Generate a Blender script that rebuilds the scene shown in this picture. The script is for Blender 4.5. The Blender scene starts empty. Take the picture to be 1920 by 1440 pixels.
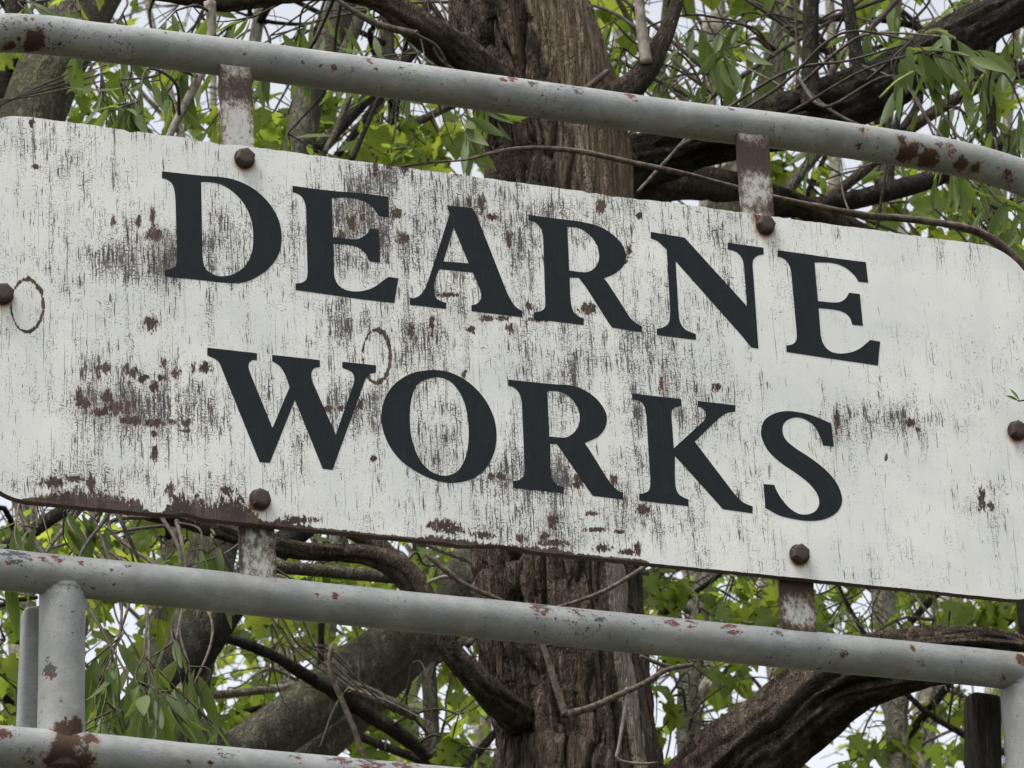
import bpy, bmesh, math, random
import numpy as np
from mathutils import Vector, Matrix, Quaternion
random.seed(7); rng = np.random.default_rng(7)
S = bpy.context.scene
COL = S.collection
# ------------------------------------------------------------------ camera
IMW, IMH, FPX = 1920.0, 1440.0, 7500.0
PITCH, YAW, ROLL = math.radians(24.21), math.radians(22.95), math.radians(-3.256)
DIST = 6.0
fw = np.array([math.sin(YAW)*math.cos(PITCH), math.cos(YAW)*math.cos(PITCH), math.sin(PITCH)])
r0 = np.array([math.cos(YAW), -math.sin(YAW), 0.0]); u0 = np.cross(r0, fw)
cr, sr = math.cos(ROLL), math.sin(ROLL)
CX, CY, CZ = cr*r0+sr*u0, -sr*r0+cr*u0, -fw
RC = np.array([CX, CY, CZ])                       # rows: camera axes in the world
SIGN_Z = 1.6 + DIST*math.sin(PITCH)
CAM = np.array([0, 0, SIGN_Z]) - fw*DIST
cd = bpy.data.cameras.new('camera'); cam = bpy.data.objects.new('camera', cd); COL.objects.link(cam)
cam.matrix_world = Matrix(((CX[0], CY[0], CZ[0], CAM[0]), (CX[1], CY[1], CZ[1], CAM[1]), (CX[2], CY[2], CZ[2], CAM[2]), (0, 0, 0, 1)))
cd.sensor_fit = 'HORIZONTAL'; cd.sensor_width = 36; cd.lens = FPX/IMW*36; cd.clip_start = 0.1; cd.clip_end = 3000
cd.dof.use_dof = True; cd.dof.focus_distance = DIST; cd.dof.aperture_fstop = 24.0
S.camera = cam
# ------------------------------------------------------------------ sky and sun (bright overcast)
W = bpy.data.worlds.new('World'); S.world = W; W.use_nodes = True
wn = W.node_tree; bg = wn.nodes['Background']
sky = wn.nodes.new('ShaderNodeTexSky'); sky.sky_type = 'NISHITA'; sky.sun_disc = False
SUN_EL, SUN_AZ = math.radians(64), math.radians(250)     # azimuth clockwise from +Y
sky.sun_elevation = SUN_EL; sky.sun_rotation = SUN_AZ
sky.air_density = 1.0; sky.dust_density = 4.0; sky.ozone_density = 1.0
hs = wn.nodes.new('ShaderNodeHueSaturation'); hs.inputs['Saturation'].default_value = 0.22
wn.links.new(sky.outputs[0], hs.inputs['Color']); wn.links.new(hs.outputs[0], bg.inputs[0])
bg.inputs[1].default_value = 0.12
sd = bpy.data.lights.new('sun', 'SUN'); sd.energy = 1.5; sd.angle = math.radians(30); sd.color = (1.0, 0.97, 0.93)
so = bpy.data.objects.new('sun', sd); COL.objects.link(so)
sdir = Vector((math.sin(SUN_AZ)*math.cos(SUN_EL), math.cos(SUN_AZ)*math.cos(SUN_EL), math.sin(SUN_EL)))
so.location = sdir*30; so.rotation_euler = sdir.to_track_quat('Z', 'Y').to_euler()
S.view_settings.view_transform = 'Standard'; S.view_settings.look = 'None'
S.view_settings.gamma = 1.0; S.view_settings.use_curve_mapping = False
S.view_settings.exposure = 1.27
S.render.engine = 'CYCLES'; S.cycles.max_bounces = 5; S.cycles.transparent_max_bounces = 8
S.cycles.use_denoising = True; S.cycles.use_adaptive_sampling = True; S.cycles.adaptive_threshold = .02

# ------------------------------------------------------------------ helpers
def at(px, py, Y):                                 # the point at depth Y behind the sign plane seen at a photo pixel
    d = RC.T @ np.array([px-IMW/2, IMH/2-py, -FPX]); t = (Y-CAM[1])/d[1]
    return CAM + d*t
def mpp(p): return float(np.dot(np.asarray(p)-CAM, fw))/FPX
def proj(V):
    q = (np.asarray(V)-CAM) @ RC.T
    return q[..., 0]/-q[..., 2]*FPX+IMW/2, IMH/2-q[..., 1]/-q[..., 2]*FPX
def _h(ix, iy, seed):
    h = (ix.astype(np.int64)*374761393 + iy.astype(np.int64)*668265263 + seed*974634777) & 0xffffffff
    h = ((h ^ (h >> 13))*1274126177) & 0xffffffff
    return ((h ^ (h >> 16)) & 0xffff)/65535.0
def vnoise(x, y, seed=0, per=None):
    x = np.asarray(x, float); y = np.asarray(y, float)
    ix, iy = np.floor(x), np.floor(y); fx, fy = x-ix, y-iy
    fx = fx*fx*(3-2*fx); fy = fy*fy*(3-2*fy)
    ix2 = ix+1
    if per: ix, ix2 = ix % per, ix2 % per
    a, b, c, d = _h(ix, iy, seed), _h(ix2, iy, seed), _h(ix, iy+1, seed), _h(ix2, iy+1, seed)
    return (a*(1-fx)+b*fx)*(1-fy)+(c*(1-fx)+d*fx)*fy
def fbm(x, y, seed=0, oct=4, per=None, gain=.5):
    s = 0; a = 1; t = 0
    for o in range(oct):
        s = s+a*vnoise(x*2**o, y*2**o, seed+o*17, per*2**o if per else None); t += a; a *= gain
    return s/t
def catmull(P, n):
    P = np.asarray(P, float); out = []
    Q = np.vstack([2*P[0]-P[1], P, 2*P[-1]-P[-2]])
    for i in range(1, len(Q)-2):
        t = np.linspace(0, 1, n, endpoint=False)[:, None]
        a, b, c, d = Q[i-1], Q[i], Q[i+1], Q[i+2]
        out.append(.5*((2*b)+(c-a)*t+(2*a-5*b+4*c-d)*t**2+(3*b-a-3*c+d)*t**3))
    return np.vstack(out+[P[-1:]])
def resample(P, step):                             # P: n x k with xyz first
    L = np.r_[0, np.cumsum(np.linalg.norm(np.diff(P[:, :3], axis=0), axis=1))]
    n = max(2, int(math.ceil(L[-1]/step))+1); s = np.linspace(0, L[-1], n)
    return np.stack([np.interp(s, L, P[:, k]) for k in range(P.shape[1])], 1), s
def frames(P):
    T = np.gradient(P, axis=0); T /= np.linalg.norm(T, axis=1)[:, None]+1e-12
    N = np.zeros_like(P); ref = CAM-P[0]; n = ref-np.dot(ref, T[0])*T[0]; n /= np.linalg.norm(n)
    for i in range(len(P)):
        n = n-np.dot(n, T[i])*T[i]; n /= np.linalg.norm(n); N[i] = n
    return T, N, np.cross(T, N)
def tube(P, R, nseg=12, step=None, disp=None, cap=True):
    """P control points xyz, R radii -> verts, faces, (angle u 0..1, length s). Angle 0 faces the camera."""
    C = catmull(np.c_[np.asarray(P, float), R], 10) if len(P) > 2 else np.c_[np.asarray(P, float), R]
    C, s = resample(C, step or max(np.mean(R)*1.5, .004))
    p, rad = C[:, :3], C[:, 3]
    T, N, B = frames(p); u = np.arange(nseg)/nseg; th = u*2*math.pi
    U, SS = np.meshgrid(u, s); RR = rad[:, None]*np.ones_like(U)
    if disp is not None: RR = RR+disp(U, SS, RR)
    V = p[:, None]+RR[..., None]*(np.cos(th)[None, :, None]*N[:, None]+np.sin(th)[None, :, None]*B[:, None])
    n = len(s); i = np.arange(n-1)[:, None]*nseg; j = np.arange(nseg)[None]; k = (j+1) % nseg
    F = np.stack([i+j, i+k, i+nseg+k, i+nseg+j], -1).reshape(-1, 4)
    V = V.reshape(-1, 3); F = F.tolist()
    if cap:
        F.append(list(range(nseg))[::-1]); F.append(list(range((n-1)*nseg, n*nseg)))
    return V, F, U.ravel(), SS.ravel()
def mesh(name, V, F, mats, smooth=True, attrs=None, midx=None):
    me = bpy.data.meshes.new(name); me.from_pydata(np.asarray(V).tolist() if not isinstance(V, list) else V, [], F)
    for m in (mats if isinstance(mats, (list, tuple)) else [mats]): me.materials.append(m)
    if smooth: me.polygons.foreach_set('use_smooth', [True]*len(me.polygons))
    if midx is not None: me.polygons.foreach_set('material_index', midx)
    for k, a in (attrs or {}).items():
        at_ = me.attributes.new(k, 'FLOAT', 'POINT'); at_.data.foreach_set('value', np.asarray(a, np.float32))
    me.update(); return me
def link(name, me, parent=None, matrix=None):
    o = bpy.data.objects.new(name, me); COL.objects.link(o)
    if parent is not None: o.parent = parent
    if matrix is not None: o.matrix_basis = matrix
    return o
def tag(o, label=None, cat=None, group=None, kind=None):
    if label: o['label'] = label
    if cat: o['category'] = cat
    if group: o['group'] = group
    if kind: o['kind'] = kind
    return o
def thing(name, loc, label, cat, group=None):
    o = bpy.data.objects.new(name, None); COL.objects.link(o); o.location = Vector([float(c) for c in loc]); o.empty_display_size = .1
    return tag(o, label, cat, group)
def part(name, V, F, mats, th, **kw):              # world-space verts -> child mesh of the thing th
    o0 = np.array(th.location) if th.parent is None else np.array(th.parent.location)
    if th.type != 'EMPTY' and th.parent is None: o0 = np.zeros(3)
    return link(name, mesh(name, np.asarray(V)-o0, F, mats, **kw), th)

class NT:
    """tiny node builder"""
    def __init__(s, name):
        s.m = bpy.data.materials.new(name); s.m.use_nodes = True; s.t = s.m.node_tree
        s.b = s.t.nodes['Principled BSDF']; s.out = s.t.nodes['Material Output']
    def put(s, sock, v):
        if isinstance(v, bpy.types.NodeSocket): s.t.links.new(v, sock)
        elif isinstance(v, (tuple, list)) and len(v) == 3 and sock.type == 'RGBA': sock.default_value = (*v, 1)
        else: sock.default_value = v
    def n(s, typ, ins=None, **props):
        nd = s.t.nodes.new('ShaderNode'+typ)
        for k, v in props.items(): setattr(nd, k, v)
        for k, v in (ins or {}).items(): s.put(nd.inputs[k], v)
        return nd
    def math(s, op, a, b=0.0, c=None, clamp=False):
        ins = {0: a, 1: b}
        if c is not None: ins[2] = c
        return s.n('Math', ins, operation=op, use_clamp=clamp).outputs[0]
    def attr(s, name): return s.n('Attribute', attribute_name=name).outputs['Fac']
    def obj(s): return s.n('TexCoord').outputs['Object']
    def scale(s, v, sc): return s.n('Mapping', {'Vector': v, 'Scale': sc}).outputs[0]
    def noise(s, v, scale=1.0, detail=3.0, rough=.5, dist=0.0, col=False):
        nd = s.n('TexNoise', {'Vector': v, 'Scale': scale, 'Detail': detail, 'Roughness': rough, 'Distortion': dist})
        return nd.outputs['Color' if col else 'Fac']
    def step(s, v, a, b):
        return s.n('MapRange', {'Value': v, 'From Min': a, 'From Max': b, 'To Min': 0.0, 'To Max': 1.0}, interpolation_type='SMOOTHSTEP').outputs[0]
    def mix(s, f, a, b):
        nd = s.n('Mix', data_type='RGBA'); s.put(nd.inputs[0], f); s.put(nd.inputs[6], a); s.put(nd.inputs[7], b); return nd.outputs[2]
    def bump(s, h, dist=.001, strength=1.0, norm=None):
        ins = {'Height': h, 'Distance': dist, 'Strength': strength}
        if norm is not None: ins['Normal'] = norm
        return s.n('Bump', ins).outputs[0]
    def done(s, col=None, rough=None, normal=None, spec=None):
        if col is not None: s.put(s.b.inputs['Base Color'], col)
        if rough is not None: s.put(s.b.inputs['Roughness'], rough)
        if normal is not None: s.put(s.b.inputs['Normal'], normal)
        if spec is not None: s.put(s.b.inputs['Specular IOR Level'], spec)
        return s.m

# ------------------------------------------------------------------ materials
def mat_board():
    k = NT('weathered_white_paint'); o = k.obj()
    wear0, peel, rust, grime = k.attr('wear'), k.attr('peel'), k.attr('rust'), k.attr('grime')
    # wear gathers in clumps and upright streaks
    cl = k.noise(k.scale(o, (34, 1, 22)), 1, 3, .6); st = k.noise(k.scale(o, (70, 1, 3.5)), 1, 2, .6)
    wear = k.math('ADD', wear0, k.math('ADD', k.math('MULTIPLY_ADD', cl, 1.1, -.55), k.math('MULTIPLY_ADD', st, .8, -.40)), clamp=True)
    wob = k.n('VectorMath', {0: k.n('VectorMath', {0: k.noise(o, 45, 1, col=True), 1: (.5, .5, .5)}, operation='SUBTRACT').outputs[0], 'Scale': .004}, operation='SCALE').outputs[0]
    ow = k.n('VectorMath', {0: o, 1: wob}, operation='ADD').outputs[0]
    def thr(n, a, b, w=.05):
        t = k.math('MULTIPLY_ADD', wear, -a, b); return k.step(n, t, k.math('ADD', t, w))
    hair = thr(k.noise(k.scale(ow, (520, 1, 6)), 1, 2, .6), .14, .690, .04)        # long hairline checks
    crk = thr(k.noise(k.scale(ow, (400, 1, 26)), 1, 3, .65), .25, .690, .05)        # short upright cracks
    xck = thr(k.noise(k.scale(ow, (70, 1, 420)), 1, 2, .6), .24, .745, .05)         # cross checks
    flk = thr(k.noise(ow, 430, 3, .75), .21, .668, .05)                             # flecks
    big = thr(k.noise(k.scale(ow, (170, 1, 110)), 1, 4, .75), .25, .765, .05)       # flakes
    pn = k.noise(k.scale(ow, (210, 1, 95)), 1, 5, .75)
    pv = k.math('ADD', peel, k.math('MULTIPLY_ADD', pn, 2.7, -1.35))
    m5 = k.step(pv, .50, .62)
    vo = k.n('TexVoronoi', {'Vector': ow, 'Scale': 46.0}).outputs['Distance']
    m6 = k.math('MULTIPLY', k.step(vo, .085, .03), k.step(k.noise(o, 14, 2), .52, .6))
    # white paint: fine salt and pepper, slow drifts of cream and grey
    fine = k.noise(o, 620, 2, .7); slow = k.noise(o, 5, 4, .65); band = k.noise(k.scale(o, (26, 1, 2.5)), 1, 4, .6)
    col = k.mix(k.step(slow, .32, .68), (.580, .592, .575), (.690, .692, .655))
    col = k.mix(k.math('MULTIPLY', k.step(fine, .52, .70), .55), col, (.52, .52, .47))
    col = k.mix(k.math('MULTIPLY', k.step(band, .48, .75), .42), col, (.58, .575, .51))
    col = k.mix(k.math('MULTIPLY', k.step(k.noise(ow, 140, 4, .8), .50, .70), k.math('MULTIPLY_ADD', wear, .65, .04)), col, (.57, .545, .46))
    gr = k.step(k.math('MULTIPLY', k.math('ADD', grime, k.math('MULTIPLY', wear, .06)), k.math('ADD', k.noise(k.scale(ow, (190, 1, 60)), 1, 4, .75), .35)), .15, .75)
    col = k.mix(k.math('MULTIPLY', gr, .85), col, (.20, .19, .16))
    dark = k.mix(k.step(k.noise(o, 40, 2), .40, .60), (.016, .014, .014), (.052, .036, .030))
    cr_ = k.math('MAXIMUM', k.math('MAXIMUM', k.math('MULTIPLY', hair, .85), crk), k.math('MAXIMUM', k.math('MULTIPLY', xck, .85), k.math('MAXIMUM', flk, big)), clamp=True)
    col = k.mix(k.math('MULTIPLY', cr_, .93), col, dark)
    wood = k.mix(k.step(k.noise(k.scale(o, (330, 1, 16)), 1, 4, .65), .3, .7), (.028, .020, .018), (.125, .086, .070))
    wood = k.mix(k.math('MULTIPLY', k.step(k.noise(k.scale(o, (60, 1, 330)), 1, 2), .56, .66), .8), wood, (.03, .022, .019))
    wood = k.mix(k.step(k.noise(o, 24, 3, .6), .46, .60), wood, k.mix(fine, (.026, .020, .019), (.058, .041, .037)))
    col = k.mix(m5, col, wood)
    col = k.mix(k.math('MULTIPLY', k.step(pv, .36, .48), k.math('SUBTRACT', .55, k.math('MULTIPLY', m5, .55))), col, (.62, .58, .47))
    col = k.mix(m6, col, (.15, .16, .16))
    rs = k.math('MULTIPLY', rust, k.math('MULTIPLY_ADD', k.noise(k.scale(o, (260, 1, 50)), 1, 3), 1.3, .3))
    col = k.mix(k.math('MULTIPLY', k.step(rs, .03, .75), .9), col, (.33, .135, .05))
    col = k.mix(k.step(rs, .66, .95), col, (.05, .026, .018))
    nb = k.bump(k.math('SUBTRACT', k.math('MULTIPLY', fine, .15), m5), .0007, .9)
    return k.done(col, k.math('MULTIPLY_ADD', m5, .2, .62), nb, .25)
def mat_wood_edge():
    k = NT('bare_dark_wood'); o = k.obj()
    c = k.mix(k.noise(k.scale(o, (40, 160, 160)), 1, 4), (.045, .030, .025), (.13, .09, .07))
    return k.done(c, .85, k.bump(k.noise(o, 240, 3), .001))
def mat_letter():
    k = NT('black_letter_paint'); o = k.obj()
    c = k.mix(k.noise(o, 60, 3), (.0075, .0100, .0120), (.0140, .0178, .0200))
    c = k.mix(k.math('MULTIPLY', k.step(k.noise(k.scale(o, (260, 1, 12)), 1, 4, .7), .52, .72), .25), c, (.030, .036, .038))
    c = k.mix(k.math('MULTIPLY', k.step(k.noise(k.scale(o, (40, 1, 14)), 1, 4, .7), .55, .75), .45), c, (.030, .031, .030))
    sp = k.step(k.noise(k.scale(o, (420, 1, 160)), 1, 3, .6), .70, .75)
    c = k.mix(k.math('MULTIPLY', sp, .6), c, (.20, .21, .21))
    return k.done(c, k.math('MULTIPLY_ADD', k.noise(o, 90, 3), .25, .50), k.bump(k.noise(k.scale(o, (260, 1, 40)), 1, 3), .0003), .16)
def mat_pipe():
    k = NT('chipped_grey_paint'); o = k.obj()
    rust, chip = k.attr('rust'), k.attr('chip')
    base = k.mix(k.step(k.noise(o, 13, 5, .7), .32, .68), (.190, .198, .195), (.275, .283, .277))
    base = k.mix(k.math('MULTIPLY', k.step(k.noise(k.scale(o, (60, 300, 300)), 1, 4, .75), .46, .70), .45), base, (.150, .152, .142))
    base = k.mix(k.math('MULTIPLY', k.step(k.noise(o, 9, 5, .75), .50, .72), .5), base, (.165, .155, .12))
    base = k.mix(k.math('MULTIPLY', k.step(k.noise(o, 26, 4, .7), .60, .74), .35), base, (.40, .41, .40))
    stain = k.step(k.math('MULTIPLY_ADD', k.noise(o, 34, 4, .7), 1.1, k.math('ADD', rust, -.75)), .0, .45)
    base = k.mix(k.math('MULTIPLY', stain, .6), base, (.26, .18, .10))
    n1 = k.noise(k.scale(o, (75, 120, 120)), 1, 5, .72)
    m1 = k.step(k.math('ADD', chip, k.math('MULTIPLY_ADD', n1, 2.0, -1.0)), .50, .54)
    prim = k.mix(k.step(k.noise(o, 26, 2), .46, .52), (.055, .055, .058), (.105, .036, .030))
    base = k.mix(m1, base, prim)
    m3 = k.step(k.math('ADD', k.noise(o, 130, 4, .72), k.math('MULTIPLY_ADD', k.noise(o, 8, 2), .30, -.15)), .645, .67)
    base = k.mix(m3, base, (.035, .026, .023))
    n2 = k.noise(o, 95, 6, .78)
    m2 = k.step(k.math('ADD', rust, k.math('MULTIPLY_ADD', n2, 1.7, -.85)), .42, .62)
    rc = k.mix(k.noise(o, 170, 4, .75), (.015, .010, .009), (.088, .042, .025))
    base = k.mix(m2, base, rc)
    h = k.math('SUBTRACT', 1.0, k.math('MAXIMUM', m1, m2))
    nb = k.bump(k.math('ADD', k.math('MULTIPLY', h, .7), k.math('ADD', k.noise(o, 45, 3), k.math('MULTIPLY', k.noise(o, 260, 2), .5))), .0010, .8)
    return k.done(base, k.math('MULTIPLY_ADD', k.math('MAXIMUM', m1, m2), .3, .50), nb, .3)
def mat_strap():
    k = NT('rusty_painted_strap'); o = k.obj(); rust = k.attr('rust')
    base = k.mix(k.noise(o, 40, 4, .6), (.34, .345, .33), (.50, .505, .48))
    n = k.noise(k.scale(o, (110, 110, 70)), 1, 6, .8)
    v = k.math('ADD', rust, k.math('MULTIPLY_ADD', n, 2.4, -1.2))
    base = k.mix(k.math('MULTIPLY', k.step(v, .0, .5), .8), base, (.25, .19, .125))
    rc = k.mix(k.noise(o, 150, 5, .8), (.016, .012, .011), (.078, .049, .036))
    m = k.step(v, .12, .75)
    return k.done(k.mix(m, base, rc), .7, k.bump(k.math('ADD', k.math('MULTIPLY', k.noise(o, 230, 3), .5), k.math('SUBTRACT', 1.0, m)), .0008), .3)
def mat_bolt():
    k = NT('rusted_bolt_steel'); o = k.obj()
    c = k.mix(k.noise(o, 260, 4, .7), (.016, .013, .012), (.075, .050, .038))
    return k.done(c, .72, k.bump(k.noise(o, 420, 4, .7), .0012), .35)
def mat_bark(name, dark, light, warm, sc=(14, 14, 5), moss=None, mossamt=.5, bare=False):
    k = NT(name); o = k.obj()
    n = k.noise(k.scale(o, sc), 1, 6, .68, .4); n2 = k.noise(o, 60, 4, .7); n3 = k.noise(k.scale(o, (sc[0]*4, sc[1]*4, sc[2]*2)), 1, 4, .7)
    c = k.mix(k.step(n, .32, .66), dark, light)
    c = k.mix(k.math('MULTIPLY', k.step(n3, .5, .7), .6), c, warm)
    c = k.mix(k.math('MULTIPLY', k.step(n2, .55, .75), .4), c, tuple(x*.45 for x in dark))
    if moss:
        mm = k.math('MULTIPLY', k.step(k.noise(o, 5, 5, .7), .66-.3*mossamt, .84-.3*mossamt), k.step(k.noise(o, 120, 3, .7), .35, .6))
        c = k.mix(mm, c, moss)
        c = k.mix(k.math('MULTIPLY', k.step(k.noise(o, 170, 3, .7), .62, .70), .35), c, (.30, .31, .24))
    cr1 = k.math('POWER', k.math('SUBTRACT', 1.0, k.math('ABSOLUTE', k.math('MULTIPLY_ADD', k.noise(k.scale(o, (sc[0]*3, sc[1]*3, sc[2]*1.6)), 1, 4, .7, .5), 2.0, -1.0))), 7.0)
    h = k.math('SUBTRACT', k.math('ADD', k.math('MULTIPLY', n3, .7), k.math('MULTIPLY', n2, .6)), k.math('MULTIPLY', cr1, 1.1))
    if bare:
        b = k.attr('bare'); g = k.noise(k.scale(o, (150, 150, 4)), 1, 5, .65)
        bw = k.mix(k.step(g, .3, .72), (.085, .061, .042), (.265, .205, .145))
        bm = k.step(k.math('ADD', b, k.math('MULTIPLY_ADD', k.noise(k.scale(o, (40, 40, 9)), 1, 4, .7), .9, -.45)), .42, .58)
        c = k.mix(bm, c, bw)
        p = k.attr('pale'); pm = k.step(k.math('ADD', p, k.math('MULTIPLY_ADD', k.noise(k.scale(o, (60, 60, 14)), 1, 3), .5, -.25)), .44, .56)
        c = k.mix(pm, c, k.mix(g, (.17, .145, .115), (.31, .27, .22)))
    return k.done(c, .9, k.bump(h, .011, 1.0), .1)
def mat_leaf(name, c1, c2, t1, t2, tf=.5, rough=.45):
    k = NT(name)
    r = k.math('FRACT', k.math('ADD', k.n('ObjectInfo').outputs['Random'], k.n('NewGeometry').outputs['Random Per Island']))
    o = k.obj(); n = k.noise(o, 25, 3)
    f = k.math('ADD', k.math('MULTIPLY', r, .8), k.math('MULTIPLY', n, .2))
    col = k.mix(f, c1, c2); tc = k.mix(f, t1, t2)
    k.done(col, rough, None, .2)
    tr = k.n('BsdfTranslucent', {'Color': tc})
    mx = k.n('MixShader', {0: tf, 1: k.b.outputs[0], 2: tr.outputs[0]})
    k.t.links.new(mx.outputs[0], k.out.inputs['Surface']); return k.m
def mat_simple(name, a, b, sc=30, rough=.85, bump=.002):
    k = NT(name); o = k.obj(); n = k.noise(o, sc, 4, .65)
    return k.done(k.mix(k.step(n, .3, .7), a, b), rough, k.bump(n, bump), .2)
M_BOARD, M_EDGE, M_LET, M_PIPE, M_STRAP, M_BOLT = mat_board(), mat_wood_edge(), mat_letter(), mat_pipe(), mat_strap(), mat_bolt()
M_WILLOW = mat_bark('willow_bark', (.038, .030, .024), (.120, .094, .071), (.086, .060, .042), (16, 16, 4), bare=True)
M_LIMB = mat_bark('willow_limb_bark', (.040, .032, .025), (.120, .094, .070), (.090, .062, .042), (20, 20, 9))
M_MOSSY = mat_bark('mossy_bark', (.090, .084, .062), (.190, .180, .135), (.135, .115, .076), (22, 22, 14), moss=(.085, .092, .030), mossamt=.55)
M_DARK = mat_bark('dark_wet_bark', (.024, .021, .017), (.072, .064, .050), (.055, .044, .032), (30, 30, 20), moss=(.07, .075, .035), mossamt=.3)
M_TWIGD = mat_simple('dark_twig_bark', (.030, .026, .022), (.085, .070, .055), 60)
M_TWIGP = mat_simple('pale_dead_twig', (.115, .098, .078), (.27, .24, .20), 50)
M_TWIGB = mat_simple('brown_twig_bark', (.045, .034, .026), (.145, .118, .090), 90)
M_PALE = mat_bark('pale_grey_bark', (.20, .185, .145), (.40, .37, .31), (.28, .23, .16), (10, 10, 12), moss=(.17, .17, .09), mossamt=.25)
M_WLEAF = mat_leaf('willow_leaf', (.060, .090, .030), (.120, .155, .062), (.14, .22, .030), (.27, .36, .055), .40, .5)
M_MLEAF = mat_leaf('sycamore_leaf', (.070, .105, .028), (.125, .160, .048), (.21, .32, .035), (.44, .50, .065), .60, .5)
M_CATKIN = mat_simple('catkin_green', (.22, .27, .08), (.38, .42, .16), 300, .9, .003)
M_POST = mat_bark('weathered_post_wood', (.026, .022, .018), (.105, .092, .076), (.07, .055, .042), (45, 45, 5))
M_GROUND = mat_simple('leaf_litter_ground', (.035, .032, .022), (.075, .075, .04), 6, .95, .02)

# ------------------------------------------------------------------ ground
def build_ground():
    n = 60; xs = np.r_[-400, -150, np.linspace(-30, 40, n), 150, 400]; ys = np.r_[-400, -150, np.linspace(-30, 50, n), 150, 400]
    X, Y = np.meshgrid(xs, ys); Z = (fbm(X*.3, Y*.3, 3)-.5)*.25
    m = len(xs); V = np.stack([X, Y, Z], -1).reshape(-1, 3)
    F = [(j*m+i, j*m+i+1, (j+1)*m+i+1, (j+1)*m+i) for j in range(len(ys)-1) for i in range(m-1)]
    tag(link('ground', mesh('ground', V, F, M_GROUND)), kind='structure')
build_ground()

# ------------------------------------------------------------------ sign board
def gauss(x, y, L):
    s = 0
    for cx, cy, sx, sy, a in L: s = s+a*np.exp(-((x-cx)/sx)**2-((y-cy)/sy)**2)
    return s
TL, TR, BR, BL = at(-68, 203, 0), at(1934, 471, 0), at(1994, 1133, 0), at(-62, 928, 0)
BOARD_T = .014
BOLTS = [(457, 299), (1433, 424), (486, 938), (1497, 1041), (4, 553), (1905, 809)]
WEAR = [(150, 480, 150, 90, .12), (265, 480, 90, 70, .38), (330, 470, 35, 80, .25), (200, 740, 110, 80, .48), (340, 770, 120, 70, .34),
        (150, 900, 110, 45, .5), (390, 930, 100, 40, .35), (655, 400, 70, 60, .42), (730, 450, 80, 70, .36), (720, 330, 75, 35, .45), (880, 390, 70, 70, .42),
        (980, 450, 55, 110, .42), (1100, 400, 90, 60, .34), (790, 650, 60, 60, .46), (690, 760, 60, 45, .5), (630, 600, 80, 60, .28), (835, 540, 80, 50, .3),
        (820, 840, 60, 60, .25), (1050, 905, 120, 55, .42), (940, 880, 40, 50, .35), (1110, 665, 190, 70, .22), (1290, 750, 120, 70, .30), (1340, 450, 70, 70, .38),
        (1500, 560, 60, 80, .2), (1690, 790, 100, 45, .52), (1560, 800, 60, 60, .3), (1842, 935, 60, 45, .5), (1240, 590, 80, 60, .16), (1000, 1000, 180, 40, .3),
        (1200, 960, 70, 40, .35), (1040, 760, 60, 80, .3), (560, 480, 120, 70, .15), (430, 480, 60, 90, .22), (500, 760, 90, 90, .14), (110, 300, 120, 60, .22),
        (545, 300, 70, 50, -.25), (40, 790, 60, 120, -.3), (560, 590, 50, 50, -.14), (1440, 600, 40, 110, -.25), (1520, 700, 60, 50, -.2), (520, 640, 60, 40, -.1), (1700, 560, 200, 100, -.06)]
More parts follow.
